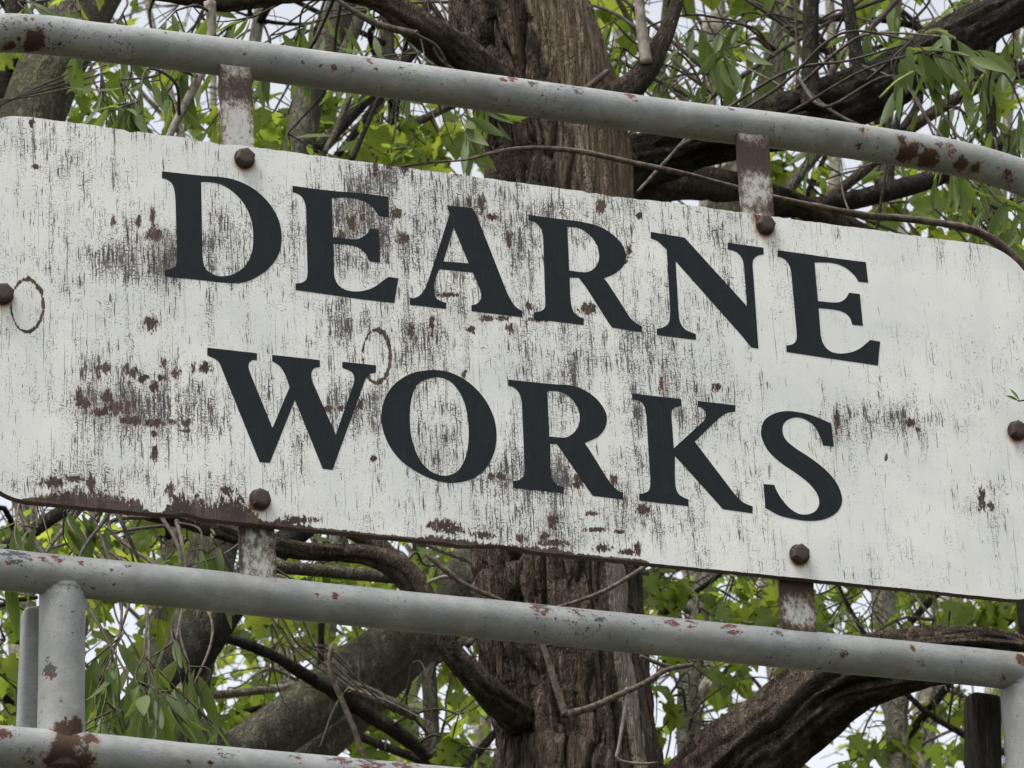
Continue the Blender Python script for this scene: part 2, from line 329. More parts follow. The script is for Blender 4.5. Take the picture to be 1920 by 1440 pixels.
SPOTS = [(250, 699, 13, 12), (269, 711, 11, 9), (290, 726, 11, 13), (305, 708, 11, 7), (306, 682, 8, 10), (330, 699, 9, 13), (236, 688, 8, 8), (200, 690, 10, 12), (150, 747, 11, 22), (161, 759, 10, 16),
         (190, 773, 24, 11), (214, 765, 22, 17), (239, 762, 7, 22), (255, 789, 14, 12), (238, 788, 16, 10), (291, 793, 20, 10), (290, 812, 7, 8), (348, 793, 12, 10), (323, 790, 8, 7), (289, 852, 8, 20), (348, 808, 14, 4), (200, 745, 14, 14),
         (185, 690, 5, 24), (363, 690, 4, 12), (385, 690, 14, 12), (283, 606, 14, 18), (212, 415, 6, 10), (260, 415, 6, 14), (286, 405, 6, 20), (68, 313, 8, 6), (290, 440, 20, 14),
         (743, 400, 13, 14), (757, 447, 18, 12), (660, 417, 12, 20), (680, 410, 8, 10), (703, 317, 6, 22), (640, 445, 9, 14), (903, 383, 8, 24), (880, 377, 6, 14), (923, 407, 16, 7), (955, 450, 7, 18), (1127, 387, 10, 18), (760, 315, 8, 14), (730, 310, 10, 8), (1200, 405, 7, 8),
         (1103, 579, 18, 13), (992, 576, 8, 12), (839, 553, 26, 5), (912, 597, 15, 7), (943, 597, 14, 6), (884, 618, 9, 8), (956, 615, 7, 12), (1010, 600, 20, 4), (770, 620, 8, 20), (810, 610, 5, 26), (1165, 490, 14, 6), (1180, 470, 5, 12),
         (616, 767, 12, 8), (640, 765, 8, 8), (677, 758, 7, 14), (700, 860, 7, 7), (938, 893, 13, 9), (920, 893, 9, 9), (1084, 902, 13, 16), (1150, 902, 9, 12), (1206, 956, 16, 13), (1036, 977, 11, 20), (1108, 963, 14, 5), (1116, 993, 26, 5), (1160, 997, 10, 5),
         (1344, 727, 10, 10), (1706, 793, 11, 10), (1720, 806, 6, 6), (1841, 937, 8, 26), (1858, 949, 8, 10), (1661, 858, 4, 8), (1240, 720, 6, 16), (1570, 790, 6, 30), (870, 700, 6, 8),
         # chipped rim
         (245, 236, 8, 10), (300, 242, 40, 4), (380, 258, 16, 8), (418, 263, 14, 7), (815, 312, 40, 9), (860, 322, 20, 8), (1100, 350, 14, 8), (1130, 352, 12, 14), (1200, 366, 10, 8), (60, 232, 6, 10), (1060, 346, 18, 5),
         (100, 905, 26, 12), (140, 896, 22, 8), (170, 905, 10, 18), (320, 920, 10, 16), (425, 920, 12, 12),
         (560, 975, 34, 8), (545, 980, 20, 8), (830, 985, 34, 12), (850, 992, 26, 10), (905, 1003, 22, 8), (975, 1010, 12, 9), (1035, 1018, 36, 8), (1020, 1005, 10, 10), (1130, 1028, 18, 8), (1180, 1035, 22, 7), (1195, 1030, 8, 16)]
RINGS = [(51, 573, 30, 49), (706, 668, 26, 50)]
def build_sign():
    th = thing('sign_board', .5*(BL+BR)+np.array([0, 0, 0]), 'weathered white painted board sign with two lines of black capital letters between the rails', 'sign')
    w = np.linalg.norm(.5*(TR+BR)-.5*(TL+BL)); h = np.linalg.norm(.5*(TL+TR)-.5*(BL+BR)); R = .092
    nx, ny = 760, 330
    # rows denser at the rounded ends
    t = np.r_[np.linspace(0, .13, 60, endpoint=False)**1.0, np.linspace(.13, .87, ny-120, endpoint=False), np.linspace(.87, 1, 60)]
    t[:60] = .13*(np.linspace(0, 1, 60, endpoint=False)**2); t[-60:] = 1-.13*(np.linspace(1, 0, 60)**2)
    d = np.minimum(t, 1-t)*h; ins = np.where(d < R, R-np.sqrt(np.maximum(0, R*R-(R-d)**2)), 0)/w
    s = np.linspace(0, 1, nx)
    SX = ins[:, None]+s[None]*(1-2*ins[:, None]); TT = t[:, None]*np.ones_like(SX)
    P = (1-TT)[..., None]*((1-SX)[..., None]*TL+SX[..., None]*TR)+TT[..., None]*((1-SX)[..., None]*BL+SX[..., None]*BR)
    px, py = proj(P)
    # ragged upper and lower rims
    edge = np.exp(-np.minimum(TT, 0+TT)/.012); edgeb = np.exp(-(1-TT)/.012)
    nr = (fbm(px*.05, py*0, 5, 4)-.5)
    top_bite = gauss(px, py*0, [(245, 0, 8, 1e9, .5), (415, 0, 16, 1e9, .5), (1105, 0, 8, 1e9, .45), (1150, 0, 20, 1e9, .4), (1200, 0, 14, 1e9, .35), (380, 0, 8, 1e9, .4)])
    bot_bite = gauss(px, py*0, [(350, 0, 20, 1e9, .75), (335, 0, 40, 1e9, .3), (940, 0, 34, 1e9, .8), (975, 0, 14, 1e9, .4), (860, 0, 20, 1e9, -.25)])
    P[..., 2] += -edge*(.003*nr+.006*top_bite)+edgeb*(.0016*nr+.0055*bot_bite)
    px, py = proj(P)
    base = .33+.18*(fbm(px/150, py/110, 21)-.5)*2-.13*np.clip((px-1380)/250, 0, 1)
    streak = (fbm(px/22, py/240, 33, 3)-.5)*.35
    wear = np.clip(base+.88*gauss(px, py, WEAR)+streak, 0, 1)
    for bx, by in BOLTS:
        wear -= .25*np.exp(-((px-bx)/30)**2-((py-by)/32)**2)
    wear = np.clip(wear, 0, 1)
    peel = np.zeros_like(px)
    for cx, cy, sx, sy in SPOTS:
        dd = np.sqrt(((px-cx)/sx)**2+((py-cy)/sy)**2); peel = np.maximum(peel, np.clip(1.08-.62*dd, 0, 1))
    for cx, cy, rx, ry in RINGS:
        dd = np.abs(np.sqrt(((px-cx)/rx)**2+((py-cy)/ry)**2)-1)*rx
        wgt = np.where(px > cx, 2.9, 1.7)*(.35+1.3*fbm(px/16, py/16, 8, 3)); peel = np.maximum(peel, np.clip(1.12-.6*dd/wgt, 0, 1))
    ybot = np.interp(px, [-62, 1994], [928, 1133]); dbt = ybot-py
    bandw = np.interp(px, [40, 90, 130, 200, 255, 285, 300, 330, 470, 490, 520, 600, 780, 820, 900, 1040, 1080, 1200, 1230], [2, 14, 22, 26, 18, 2, 3, 34, 36, 8, 10, 4, 3, 12, 5, 9, 3, 5, 0])*(.55+.9*fbm(px/16, py*0, 61, 3))
    peel = np.maximum(peel, np.clip(1.25-.62*dbt/(bandw+.01), 0, 1)*(bandw > 1.5))
    peel = np.maximum(peel, .10*wear)
    grime = np.clip(gauss(px, py, [(215, 765, 60, 40, .5), (300, 500, 60, 60, .4), (885, 420, 50, 50, .35), (830, 700, 60, 40, .2), (800, 845, 60, 50, .35), (860, 600, 120, 40, .3), (1050, 960, 100, 40, .3), (330, 470, 40, 50, .4),
            (660, 390, 60, 30, .4), (1270, 740, 120, 30, .3), (1690, 800, 90, 30, .3), (690, 350, 60, 40, .3), (150, 880, 60, 50, .3), (560, 700, 500, 200, .10)]), 0, 1)
    rust = np.zeros_like(px)
    for i, (bx, by) in enumerate(BOLTS):
        rust = np.maximum(rust, .9*np.exp(-(((px-bx-2)/20)**2+((py-by-4)/20)**2)**2))
        ln = (26, 18, 22, 20, 26, 40)[i]
        rust = np.maximum(rust, .55*np.exp(-((px-bx-2)/6)**2)*np.clip(1-(py-by-18)/ln, 0, 1)*(py > by))
        rust = np.maximum(rust, .16*np.exp(-((px-bx-4)/18)**2)*np.clip(1-(py-by)/(ln*2.0), 0, 1)*(py > by-10))
    rust = np.maximum(rust, .95*np.exp(-(((px-1419)/9)**2+((py-402)/22)**2)**2))
    V = P.reshape(-1, 3); N = len(V); i = np.arange(ny-1)[:, None]*nx; j = np.arange(nx-1)[None]
    F = np.stack([i+j, i+nx+j, i+nx+j+1, i+j+1], -1).reshape(-1, 4).tolist(); mi = [0]*len(F)
    ring = list(range(nx))+[r*nx+nx-1 for r in range(1, ny)]+[(ny-1)*nx+c for c in range(nx-2, -1, -1)]+[r*nx for r in range(ny-2, 0, -1)]
    ring = ring[::1]; nr_ = len(ring)
    Vf = V[ring]; Vb = Vf+np.array([0, BOARD_T, 0]); V2 = np.vstack([V, Vf, Vb])
    for a in range(nr_):
        b = (a+1) % nr_; F.append([N+a, N+b, N+nr_+b, N+nr_+a]); mi.append(1)
    F.append([N+nr_+a for a in range(nr_)]); mi.append(1)
    z = np.zeros(2*nr_)
    o = part('panel', V2, F, [M_BOARD, M_EDGE], th, smooth=False, attrs={'wear': np.r_[wear.ravel(), z], 'peel': np.r_[peel.ravel(), z], 'rust': np.r_[rust.ravel(), z], 'grime': np.r_[grime.ravel(), z]}, midx=mi)
    return th
SIGN = build_sign()

# lettering: outlines in the crop they were read from; 'c' corner (default), '~' on a curve
def crop(ox, oy, sc): return lambda x, y: (ox+x/sc, oy+y/sc)
K1, K2, K3 = crop(280, 300, 3.84), crop(740, 360, 3.84), crop(1200, 400, 3.84)
K4, K5, K6 = crop(370, 620, 3.254), crop(930, 690, 3.765), crop(1380, 740, 3.556)
LET = [
 (K1, "90,82 300,105 400,115 520,124~ 640,152~ 760,215~ 860,310~ 930,430~ 953,560~ 930,680~ 860,780~ 760,850~ 680,880~ 600,887~ 500,880~ 400,868 110,838 110,792 150,785~ 185,765~ 198,725~ 198,660 188,300 182,230~ 165,175~ 130,142~ 90,130",
      "372,158 440,160~ 530,182~ 620,245~ 690,330~ 735,440~ 748,560~ 735,670~ 690,760~ 620,815~ 550,836~ 480,832~ 420,800~ 390,750~ 382,680 378,500"),
 (K1, "1030,186 1200,210 1350,226 1500,236 1720,264 1726,414 1650,404 1620,355~ 1560,305~ 1480,278~ 1400,270~ 1314,276 1322,556 1400,566 1490,570~ 1540,552~ 1575,520~ 1590,494 1650,500 1662,738 1585,730 1560,680~ 1520,640~ 1460,616~ 1400,608 1324,604 1328,800 1335,850~ 1360,900~ 1410,934~ 1480,947~ 1560,938~ 1630,908~ 1680,870~ 1722,842 1792,852 1764,1030 1550,1006 1052,936 1052,890 1095,884~ 1128,862~ 1138,820~ 1138,780 1128,360 1120,310~ 1100,270~ 1070,244~ 1030,232"),
 (K2, "375,97 560,116 590,170 810,730 850,800~ 885,838~ 918,856 920,902 552,858 552,816 590,806~ 615,780~ 622,745~ 612,700~ 600,665 562,580 320,556 295,620 284,670~ 284,720~ 296,762~ 330,785~ 370,798 370,842 108,812 108,764 150,762~ 190,735~ 225,680~ 250,610 395,160",
      "425,256 532,514 350,500"),
 (K2, "962,165 1150,190 1330,212 1450,240~ 1540,285~ 1620,355~ 1660,430~ 1664,480~ 1640,540~ 1580,590~ 1505,622 1530,650 1640,820 1690,900~ 1730,940~ 1780,968 1778,1010 1565,976 1535,935 1380,690 1325,618 1260,616 1262,740 1272,820~ 1292,870~ 1325,898~ 1362,912 1360,958 1000,914 1000,868 1045,860~ 1076,840~ 1084,800~ 1082,740 1068,320 1055,270~ 1030,235~ 1000,214~ 962,206",
      "1242,252 1310,256~ 1380,290~ 1440,355~ 1472,430~ 1466,500~ 1430,555~ 1370,578~ 1256,566 1250,420"),
 (K3, "76,134 322,176 375,235 768,668 762,560 748,390 738,335~ 715,298~ 680,272~ 630,260 630,212 888,248 890,296 850,304~ 818,330~ 810,370~ 814,430 852,974 800,966 740,890 256,345 260,430 276,700 284,770~ 305,815~ 340,845~ 402,870 402,912 120,876 120,832 165,822~ 200,798~ 214,755~ 216,700 192,262 150,222 118,196~ 76,180"),
 (K3, "990,266 1170,290 1340,316 1625,352 1642,500 1572,492 1545,450~ 1490,400~ 1420,366~ 1340,354~ 1256,354 1280,632 1380,642~ 1440,638~ 1480,612~ 1505,572 1582,582 1604,810 1528,802 1510,752~ 1470,715~ 1400,694~ 1285,682 1300,880 1315,930~ 1345,975~ 1390,1002~ 1450,1010~ 1520,1000~ 1580,975~ 1630,935~ 1658,912 1728,924 1712,1096 1400,1050 1055,998 1052,952 1095,944~ 1122,920~ 1128,880~ 1124,820 1088,430 1078,385~ 1055,345~ 1025,322~ 990,312"),
 (K4, "60,104 363,138 363,180 335,180~ 315,198~ 312,225~ 322,260 458,594 562,345 540,280~ 520,240~ 495,210~ 456,186 456,148 746,180 748,222 715,228~ 698,250~ 696,285~ 708,325 844,634 945,345 956,310~ 954,275~ 935,248~ 884,226 884,190 1090,212 1088,256 1050,266~ 1024,300~ 1005,350 824,850 764,842 595,422 442,806 380,802 150,235 135,200~ 112,175~ 60,150"),
 (K4, "1425,241~ 1530,252~ 1640,305~ 1740,400~ 1805,520~ 1825,640~ 1808,750~ 1755,845~ 1675,905~ 1570,928~ 1470,918~ 1350,868~ 1240,790~ 1165,690~ 1126,580~ 1125,480~ 1155,390~ 1215,315~ 1310,260~",
      "1435,287~ 1500,290~ 1560,325~ 1612,400~ 1642,490~ 1655,600~ 1650,710~ 1625,800~ 1580,862~ 1510,886~ 1430,862~ 1365,800~ 1322,710~ 1300,610~ 1296,500~ 1310,400~ 1345,325~"),
 (K5, "84,82 230,98 420,116~ 520,122~ 610,150~ 700,210~ 760,285~ 782,350~ 770,420~ 720,485~ 625,530 660,580 790,790 830,840~ 860,865~ 898,884 896,928 682,902 655,865 430,538 382,534 384,700 392,770~ 415,810~ 440,830~ 478,842 478,884 120,846 120,800 165,790~ 192,765~ 200,725~ 200,680 182,250 172,200~ 150,160~ 120,135~ 84,126",
      "362,164 430,162~ 500,190~ 555,245~ 588,320~ 586,390~ 555,450~ 500,488~ 440,490~ 376,484 368,330"),
 (K5, "962,180 1306,220 1308,268 1270,275~ 1245,295~ 1238,330~ 1240,380 1254,568 1470,370 1480,340~ 1475,305~ 1455,282~ 1424,272 1424,232 1690,264 1688,308 1630,318~ 1580,350~ 1530,395 1402,520 1660,860 1710,920~ 1755,955~ 1812,978 1810,1026 1600,996 1565,955 1262,620 1262,780 1270,850~ 1290,890~ 1320,912~ 1358,930 1358,976 1010,936 1010,890 1055,880~ 1080,860~ 1088,820~ 1088,770 1060,330 1050,280~ 1030,245~ 1005,228~ 962,220"),
 (K6, "634,192 652,346 580,338 560,280~ 525,215~ 470,170~ 410,152~ 350,164~ 315,200~ 310,250~ 335,305~ 400,360~ 500,425~ 600,505~ 670,590~ 704,675~ 700,740~ 660,795~ 590,830~ 500,842~ 400,832~ 290,805~ 195,755 182,596 254,602 275,650~ 310,705~ 360,760~ 420,795~ 480,798~ 530,775~ 554,725~ 540,660~ 490,595~ 410,530~ 300,455~ 215,375~ 172,290~ 168,230~ 190,170~ 250,128~ 330,110~ 420,118~ 510,140~"),
]
def outline(K, txt):
    pts = []
    for tk in txt.split():
        sm = tk.endswith('~'); x, y = tk.rstrip('~').split(','); pts.append((*K(float(x), float(y)), sm))
    n = len(pts); out = []
    for i in range(n):
        a, b, c, d = pts[i-1], pts[i], pts[(i+1) % n], pts[(i+2) % n]
        if not (b[2] or c[2]): out.append(b[:2]); continue
        A = np.array(a[:2]) if b[2] else 2*np.array(b[:2])-np.array(c[:2])
        Bp, C = np.array(b[:2]), np.array(c[:2]); D = np.array(d[:2]) if c[2] else 2*C-Bp
        for t in np.linspace(0, 1, 6, endpoint=False):
            out.append(tuple(.5*(2*Bp+(C-A)*t+(2*A-5*Bp+4*C-D)*t*t+(3*Bp-A-3*C+D)*t**3)))
    return out
def build_letters():
    o0 = np.array(SIGN.location)
    for li, L in enumerate(LET):
        K = L[0]; cu = bpy.data.curves.new('letter', 'CURVE'); cu.dimensions = '2D'; cu.fill_mode = 'BOTH'; cu.extrude = .0001
        for txt in L[1:]:
            pts = outline(K, txt); sp = cu.splines.new('POLY'); sp.points.add(len(pts)-1); sp.use_cyclic_u = True
            for q, (x, y) in zip(sp.points, pts):
                w = at(x, y, 0); q.co = (w[0]-o0[0], w[2]-o0[2], 0, 1)
        tmp = bpy.data.objects.new('tmp', cu); COL.objects.link(tmp)
        dg = bpy.context.evaluated_depsgraph_get(); dg.update()
        me = bpy.data.meshes.new_from_object(tmp.evaluated_get(dg)); bpy.data.objects.remove(tmp)
        me.transform(Matrix(((1, 0, 0, 0), (0, 0, -1, -.0004), (0, 1, 0, 0), (0, 0, 0, 1)))); me.materials.clear(); me.materials.append(M_LET)
        o = link('letter', me, SIGN); o['label'] = 'black serif capital letter ' + 'DEARNEWORKS'[li]
build_letters()
def build_bolts():
    for i, (x, y) in enumerate(BOLTS):
        c = at(x, y, 0); r = .0143; bm = bmesh.new(); a0 = (.3, .1, .75, .45, .2, .6)[i]
        prof = [(.0, r*1.08), (.003, r*1.14), (.0032, r), (.0115, r), (.0140, r*.80), (.0146, r*.55)]
        rings = []
        for q, (d, rr) in enumerate(prof):
            ns = 24; rg = []
            for k in range(ns):
                an = k/ns*2*math.pi+a0
                hexr = rr if q < 2 else rr*math.cos(math.pi/6)/math.cos(((k/ns*2*math.pi) % (math.pi/3))-math.pi/6)*1.06
                if q >= 4: hexr = .5*hexr+.5*rr
                if q == 0: hexr *= 1
                jit = 1+.05*(random.random()-.5)
                rg.append(bm.verts.new((c[0]+hexr*jit*math.cos(an), -d-.0004, c[2]+hexr*jit*math.sin(an))))
            rings.append(rg)
        for a, b in zip(rings, rings[1:]):
            for k in range(24): bm.faces.new((a[k], a[(k+1) % 24], b[(k+1) % 24], b[k]))
        bm.faces.new(rings[-1]); bmesh.ops.recalc_face_normals(bm, faces=bm.faces)
        bmesh.ops.translate(bm, verts=bm.verts, vec=-SIGN.location)
        me = bpy.data.meshes.new('bolt'); bm.to_mesh(me); bm.free(); me.materials.append(M_BOLT); link('bolt', me, SIGN)
build_bolts()

# ------------------------------------------------------------------ pipe frame
YP = .035                                           # axis of the pipes behind the board face
def px_path(L, Y): return [at(x, y, Y) for x, y in L]
def pipe(name, P, r, th, blobs=(), chipbase=.0, seed=0, nseg=44):
    V, F, U, Sx = tube(P, r if isinstance(r, list) else [r]*len(P), nseg, .004, lambda u, s, R: .0005*(fbm(u*9, s*14, seed, 3, 9)-.5)*2+.0007*(vnoise(u*4, s*4, seed+5, 4)-.5))
    px, py = proj(V); rust = np.zeros(len(V)); chip = np.zeros(len(V))
    n = len(V)//nseg; C = V[:n*nseg].reshape(n, nseg, 3).mean(1); nrm = V.reshape(n, nseg, 3)-C[:, None]; nrm = (nrm/np.linalg.norm(nrm, axis=2)[..., None]).reshape(-1, 3)
    face = (nrm*(CAM-V)).sum(1) > 0
    chip = chipbase+.34*np.clip(nrm[:, 2]-.45, 0, 1)/.55*(.35+1.0*(fbm(Sx*3.1, Sx*0, seed+9, 3)))+.02
    for bx, by, rad, amp, typ in blobs:
        d = np.where(face, (px-bx)**2+(py-by)**2, 1e12); c = V[int(np.argmin(d))]
        g = amp*np.exp(-(np.linalg.norm(V-c, axis=1)/(rad*.00066))**2)
        if typ == 'r': rust = np.maximum(rust, g)
        else: chip = np.maximum(chip, g)
    return part(name, V, F, M_PIPE, th, attrs={'rust': rust, 'chip': chip})
PR = .0295
frame_base = at(115, 1250, YP).copy(); frame_base[2] = 0
FR = thing('pipe_frame', frame_base, 'light grey painted steel tube frame with rails above and below the white board', 'frame')
top = [(-235, 1040), (-238, 800), (-232, 420), (-215, 250), (-160, 130), (-80, 72), (0, 62), (100, 67), (187, 79), (383, 102), (640, 136), (960, 180), (1280, 224), (1480, 248), (1660, 274), (1780, 294), (1860, 314), (1930, 340), (2010, 390), (2080, 470), (2120, 600), (2150, 800), (2200, 1200)]
pipe('rail', px_path(top, YP), PR, FR, [(65, 72, 30, 1.0, 'r'), (60, 88, 26, .9, 'r'), (15, 88, 22, .75, 'r'), (75, 58, 16, .7, 'r'), (62, 34, 10, .7, 'r'),
    (1610, 275, 14, .7, 'r'), (1700, 288, 34, .9, 'r'), (1740, 300, 36, .9, 'r'), (1800, 312, 30, .8, 'r'), (1690, 262, 22, .7, 'r'), (1720, 270, 20, .62, 'r'), (1620, 242, 20, .6, 'r'), (1830, 315, 30, .6, 'r'), (1780, 280, 24, .6, 'r'), (1890, 330, 30, .6, 'r'), (1850, 350, 24, .5, 'r'),
    (960, 148, 22, .72, 'c'), (945, 150, 14, .8, 'c'), (1000, 158, 22, .6, 'c'), (1080, 166, 30, .55, 'c'), (1180, 180, 36, .62, 'c'), (1060, 163, 20, .5, 'c'), (570, 119, 9, .8, 'c'), (627, 126, 11, .85, 'c'), (600, 122, 9, .6, 'c'), (707, 130, 10, .7, 'c'), (313, 62, 9, .7, 'c'), (470, 100, 26, .45, 'c'), (690, 115, 20, .5, 'c'), (1370, 205, 12, .7, 'c'), (1500, 222, 12, .6, 'c'), (1340, 235, 24, .4, 'c'), (1760, 270, 22, .55, 'c')], 0, 3)
low = [(-420, 1028), (-200, 1048), (0, 1068), (320, 1100), (640, 1134), (960, 1165), (1280, 1197), (1600, 1228), (1897, 1257), (2200, 1288), (2500, 1318)]
pipe('rail', px_path(low, YP), PR, FR, [(1580, 1225, 15, .72, 'r'), (1710, 1215, 14, .62, 'r'), (1725, 1240, 16, .55, 'r'), (1570, 1245, 22, .42, 'r'), (1700, 1255, 22, .42, 'r'), (1915, 1235, 24, .8, 'r'), (1880, 1270, 20, .5, 'r'),
    (20, 1040, 30, .62, 'c'), (40, 1042, 30, .62, 'c'), (80, 1045, 26, .56, 'c'), (155, 1057, 12, .8, 'c'), (110, 1050, 22, .6, 'c'), (240, 1062, 14, .6, 'c'), (627, 1117, 11, .8, 'c'), (596, 1115, 7, .7, 'c'), (1010, 1140, 36, .66, 'c'), (1080, 1148, 30, .55, 'c'), (1120, 1156, 30, .55, 'c'), (1260, 1165, 30, .62, 'c'), (1300, 1172, 30, .6, 'c'), (1370, 1176, 30, .62, 'c'), (1460, 1188, 24, .6, 'c'), (1060, 1170, 26, .3, 'c')], 0, 11)
bot = [(-420, 1360), (-200, 1380), (0, 1400), (190, 1416), (400, 1437), (840, 1476), (1280, 1520), (1900, 1582), (2400, 1630)]
pipe('rail', px_path(bot, YP), PR, FR, [(130, 1385, 34, 1.0, 'r'), (120, 1410, 34, 1.0, 'r'), (170, 1385, 24, .85, 'r'), (100, 1425, 30, .8, 'r'), (60, 1420, 40, .5, 'r'), (150, 1430, 40, .8, 'r'), (5, 1375, 22, .7, 'r'), (355, 1425, 8, .7, 'r'), (395, 1433, 9, .8, 'r'),
    (245, 1415, 14, .55, 'c'), (640, 1425, 40, .62, 'c'), (700, 1430, 40, .66, 'c'), (760, 1436, 40, .66, 'c'), (560, 1416, 30, .5, 'c'), (420, 1410, 30, .45, 'c')], 0, 23)
def post(px, py, r, blobs, seed, pxb, pyb, lj):
    yb = YP+.008; a, b = at(px, py, yb), at(pxb, pyb, yb); d = (b-a)/(a[2]-b[2]); g = a+d*a[2]
    o = pipe('post', [a, a+d*.03, a+d*lj*.5, a+d*lj, a+d*(lj+.06), a+d*1.5, g], [r, r, r, r, .020, .020, .020], FR, blobs, -.05, seed)
    # uneven weld bead where it meets the rail
    wb, wf, U, Sx = tube([a+d*.006, a+d*.014, a+d*.022, a+d*.030], [r*.99, r*1.035, r*1.03, r*.98], 60, .002, lambda u, s, R: .0030*(fbm(u*22, s*110, seed+2, 3, 22)-.5)*2)
    part('weld', wb, wf, M_PIPE, o, attrs={'rust': .45*fbm(U*12, Sx*70, seed+7, 2, 12), 'chip': np.zeros(len(wb))})
    return o
post(117, 1080, .0325, [(93, 1255, 21, .85, 'c'), (97, 1268, 15, .75, 'c'), (86, 1238, 11, .7, 'c'), (115, 1315, 12, .5, 'r'), (145, 1365, 28, .95, 'r'), (120, 1375, 36, .95, 'r'), (95, 1375, 18, .6, 'r'), (125, 1434, 60, 1.0, 'r')], 31, 114, 1375, .29)
post(1912, 1259, .0325, [(1905, 1345, 9, .5, 'r')], 37, 1926, 1440, .29)
def plate(name, x0, x1, y0, y1, lean, Y, t, th, rustf, mat):
    P0, P1, P2, P3 = at(x0, y0, Y), at(x1, y0+(x1-x0)*.12, Y), at(x1+lean, y1+(x1-x0)*.12, Y), at(x0+lean, y1, Y)
    nx, nz = 22, 60; V = []; A = []
    for k in (0, 1):
        for i in range(nz):
            for j in range(nx):
                s, q = j/(nx-1), i/(nz-1); p = (1-q)*((1-s)*P0+s*P1)+q*((1-s)*P3+s*P2); p = p+np.array([0, k*t, 0])
                if 0 < i < nz-1: p = p+np.array([(vnoise(q*30, k, 5+int(x0))-.5)*.0014*(1 if j in (0, nx-1) else 0), (vnoise(s*5, q*9, int(x0)+k)-.5)*.0008, 0])
                V.append(p); A.append(rustf(s, q))
    F = []; N = nx*nz; idx = lambda k, i, j: k*N+i*nx+j
    for i in range(nz-1):
        for j in range(nx-1):
            F.append((idx(0, i, j), idx(0, i+1, j), idx(0, i+1, j+1), idx(0, i, j+1))); F.append((idx(1, i, j), idx(1, i, j+1), idx(1, i+1, j+1), idx(1, i+1, j)))
        for j in (0, nx-1): F.append((idx(0, i, j), idx(1, i, j), idx(1, i+1, j), idx(0, i+1, j)))
    for i in (0, nz-1):
        for j in range(nx-1): F.append((idx(0, i, j), idx(0, i, j+1), idx(1, i, j+1), idx(1, i, j)))
    return part(name, V, F, mat, th, smooth=False, attrs={'rust': A})
e_ = lambda s: .42*math.exp(-s/.10)+.34*math.exp(-(1-s)/.10)
YS = BOARD_T+.002
plate('strap', 411, 471, 120, 330, 9, YS, .007, FR, lambda s, q: .05+e_(s)+.9*math.exp(-((q-.20)/.13)**2)*(.6+.4*s), M_STRAP)
plate('strap', 1381, 1441, 245, 460, 15, YS, .007, FR, lambda s, q: .10+e_(s)+.85*math.exp(-((q-.22)/.14)**2)+.7*math.exp(-((q-.66)/.08)**2)*s, M_STRAP)
plate('strap', 444, 511, 900, 1115, 10, YS, .007, FR, lambda s, q: .18+e_(s)*1.3+.2*math.exp(-((q-.35)/.2)**2), M_STRAP)
plate('strap', 1456, 1521, 1010, 1215, 13, YS, .007, FR, lambda s, q: .10+e_(s)*1.2+.75*math.exp(-((q-.40)/.13)**2)+.7*math.exp(-((q-.86)/.09)**2), M_STRAP)
# side straps, their inner ends under the outer bolts
plate('strap', -240, 60, 520, 582, 0, YS, .007, FR, lambda s, q: .3, M_STRAP)
plate('strap', 1850, 2160, 770, 832, 0, YS, .007, FR, lambda s, q: .3, M_STRAP)

# stub uprights standing just behind the posts
def stub(name, pxl, pxr, ytop, ybot, lean, Y, mat, label, cat, chamf):
    a = at(.5*(pxl+pxr), ytop, Y); w = (pxr-pxl)*mpp(a)*.5; b = at(.5*(pxl+pxr)+lean, ybot, Y); d = (b-a)/(a[2]-b[2])
    base = a+d*a[2]; th = thing(name, base, label, cat)
    V = []; F = []; hs_ = [0, .003, .008, .03, .06, .1, .15, .2, .5, a[2]-.15, a[2]]; ns = 28
    for q, hh in enumerate(hs_):
        c = a+d*hh
        for k in range(ns):
            an = 2*math.pi*k/ns; sq = 1/max(abs(math.cos(an)), abs(math.sin(an)))**.85
            r = w*sq*(.93 if q == 0 else .98 if q == 1 else 1)*(1+.07*(vnoise(k*.9, q*.35, 3)-.5))
            V.append(c+np.array([r*math.cos(an), r*math.sin(an)*.8, 0])-d*0+np.array([0, 0, chamf*(math.cos(an)) if q < 2 else 0]))
    for q in range(len(hs_)-1):
        for k in range(ns): F.append((q*ns+k, q*ns+(k+1) % ns, (q+1)*ns+(k+1) % ns, (q+1)*ns+k))
    F.append(list(range(ns))[::-1])
    part('shaft', V, F, mat, th, smooth=True, attrs={'rust': [.12]*len(V), 'chip': [.16]*len(V)})
stub('steel_upright', 42, 84, 1142, 1360, -9, .10, M_PIPE, 'narrow grey painted upright half hidden behind the left post', 'post', .004)
stub('wooden_post', 1812, 1872, 1308, 1440, 2, .12, M_POST, 'dark weathered wooden post beside the right end post', 'post', -.002)

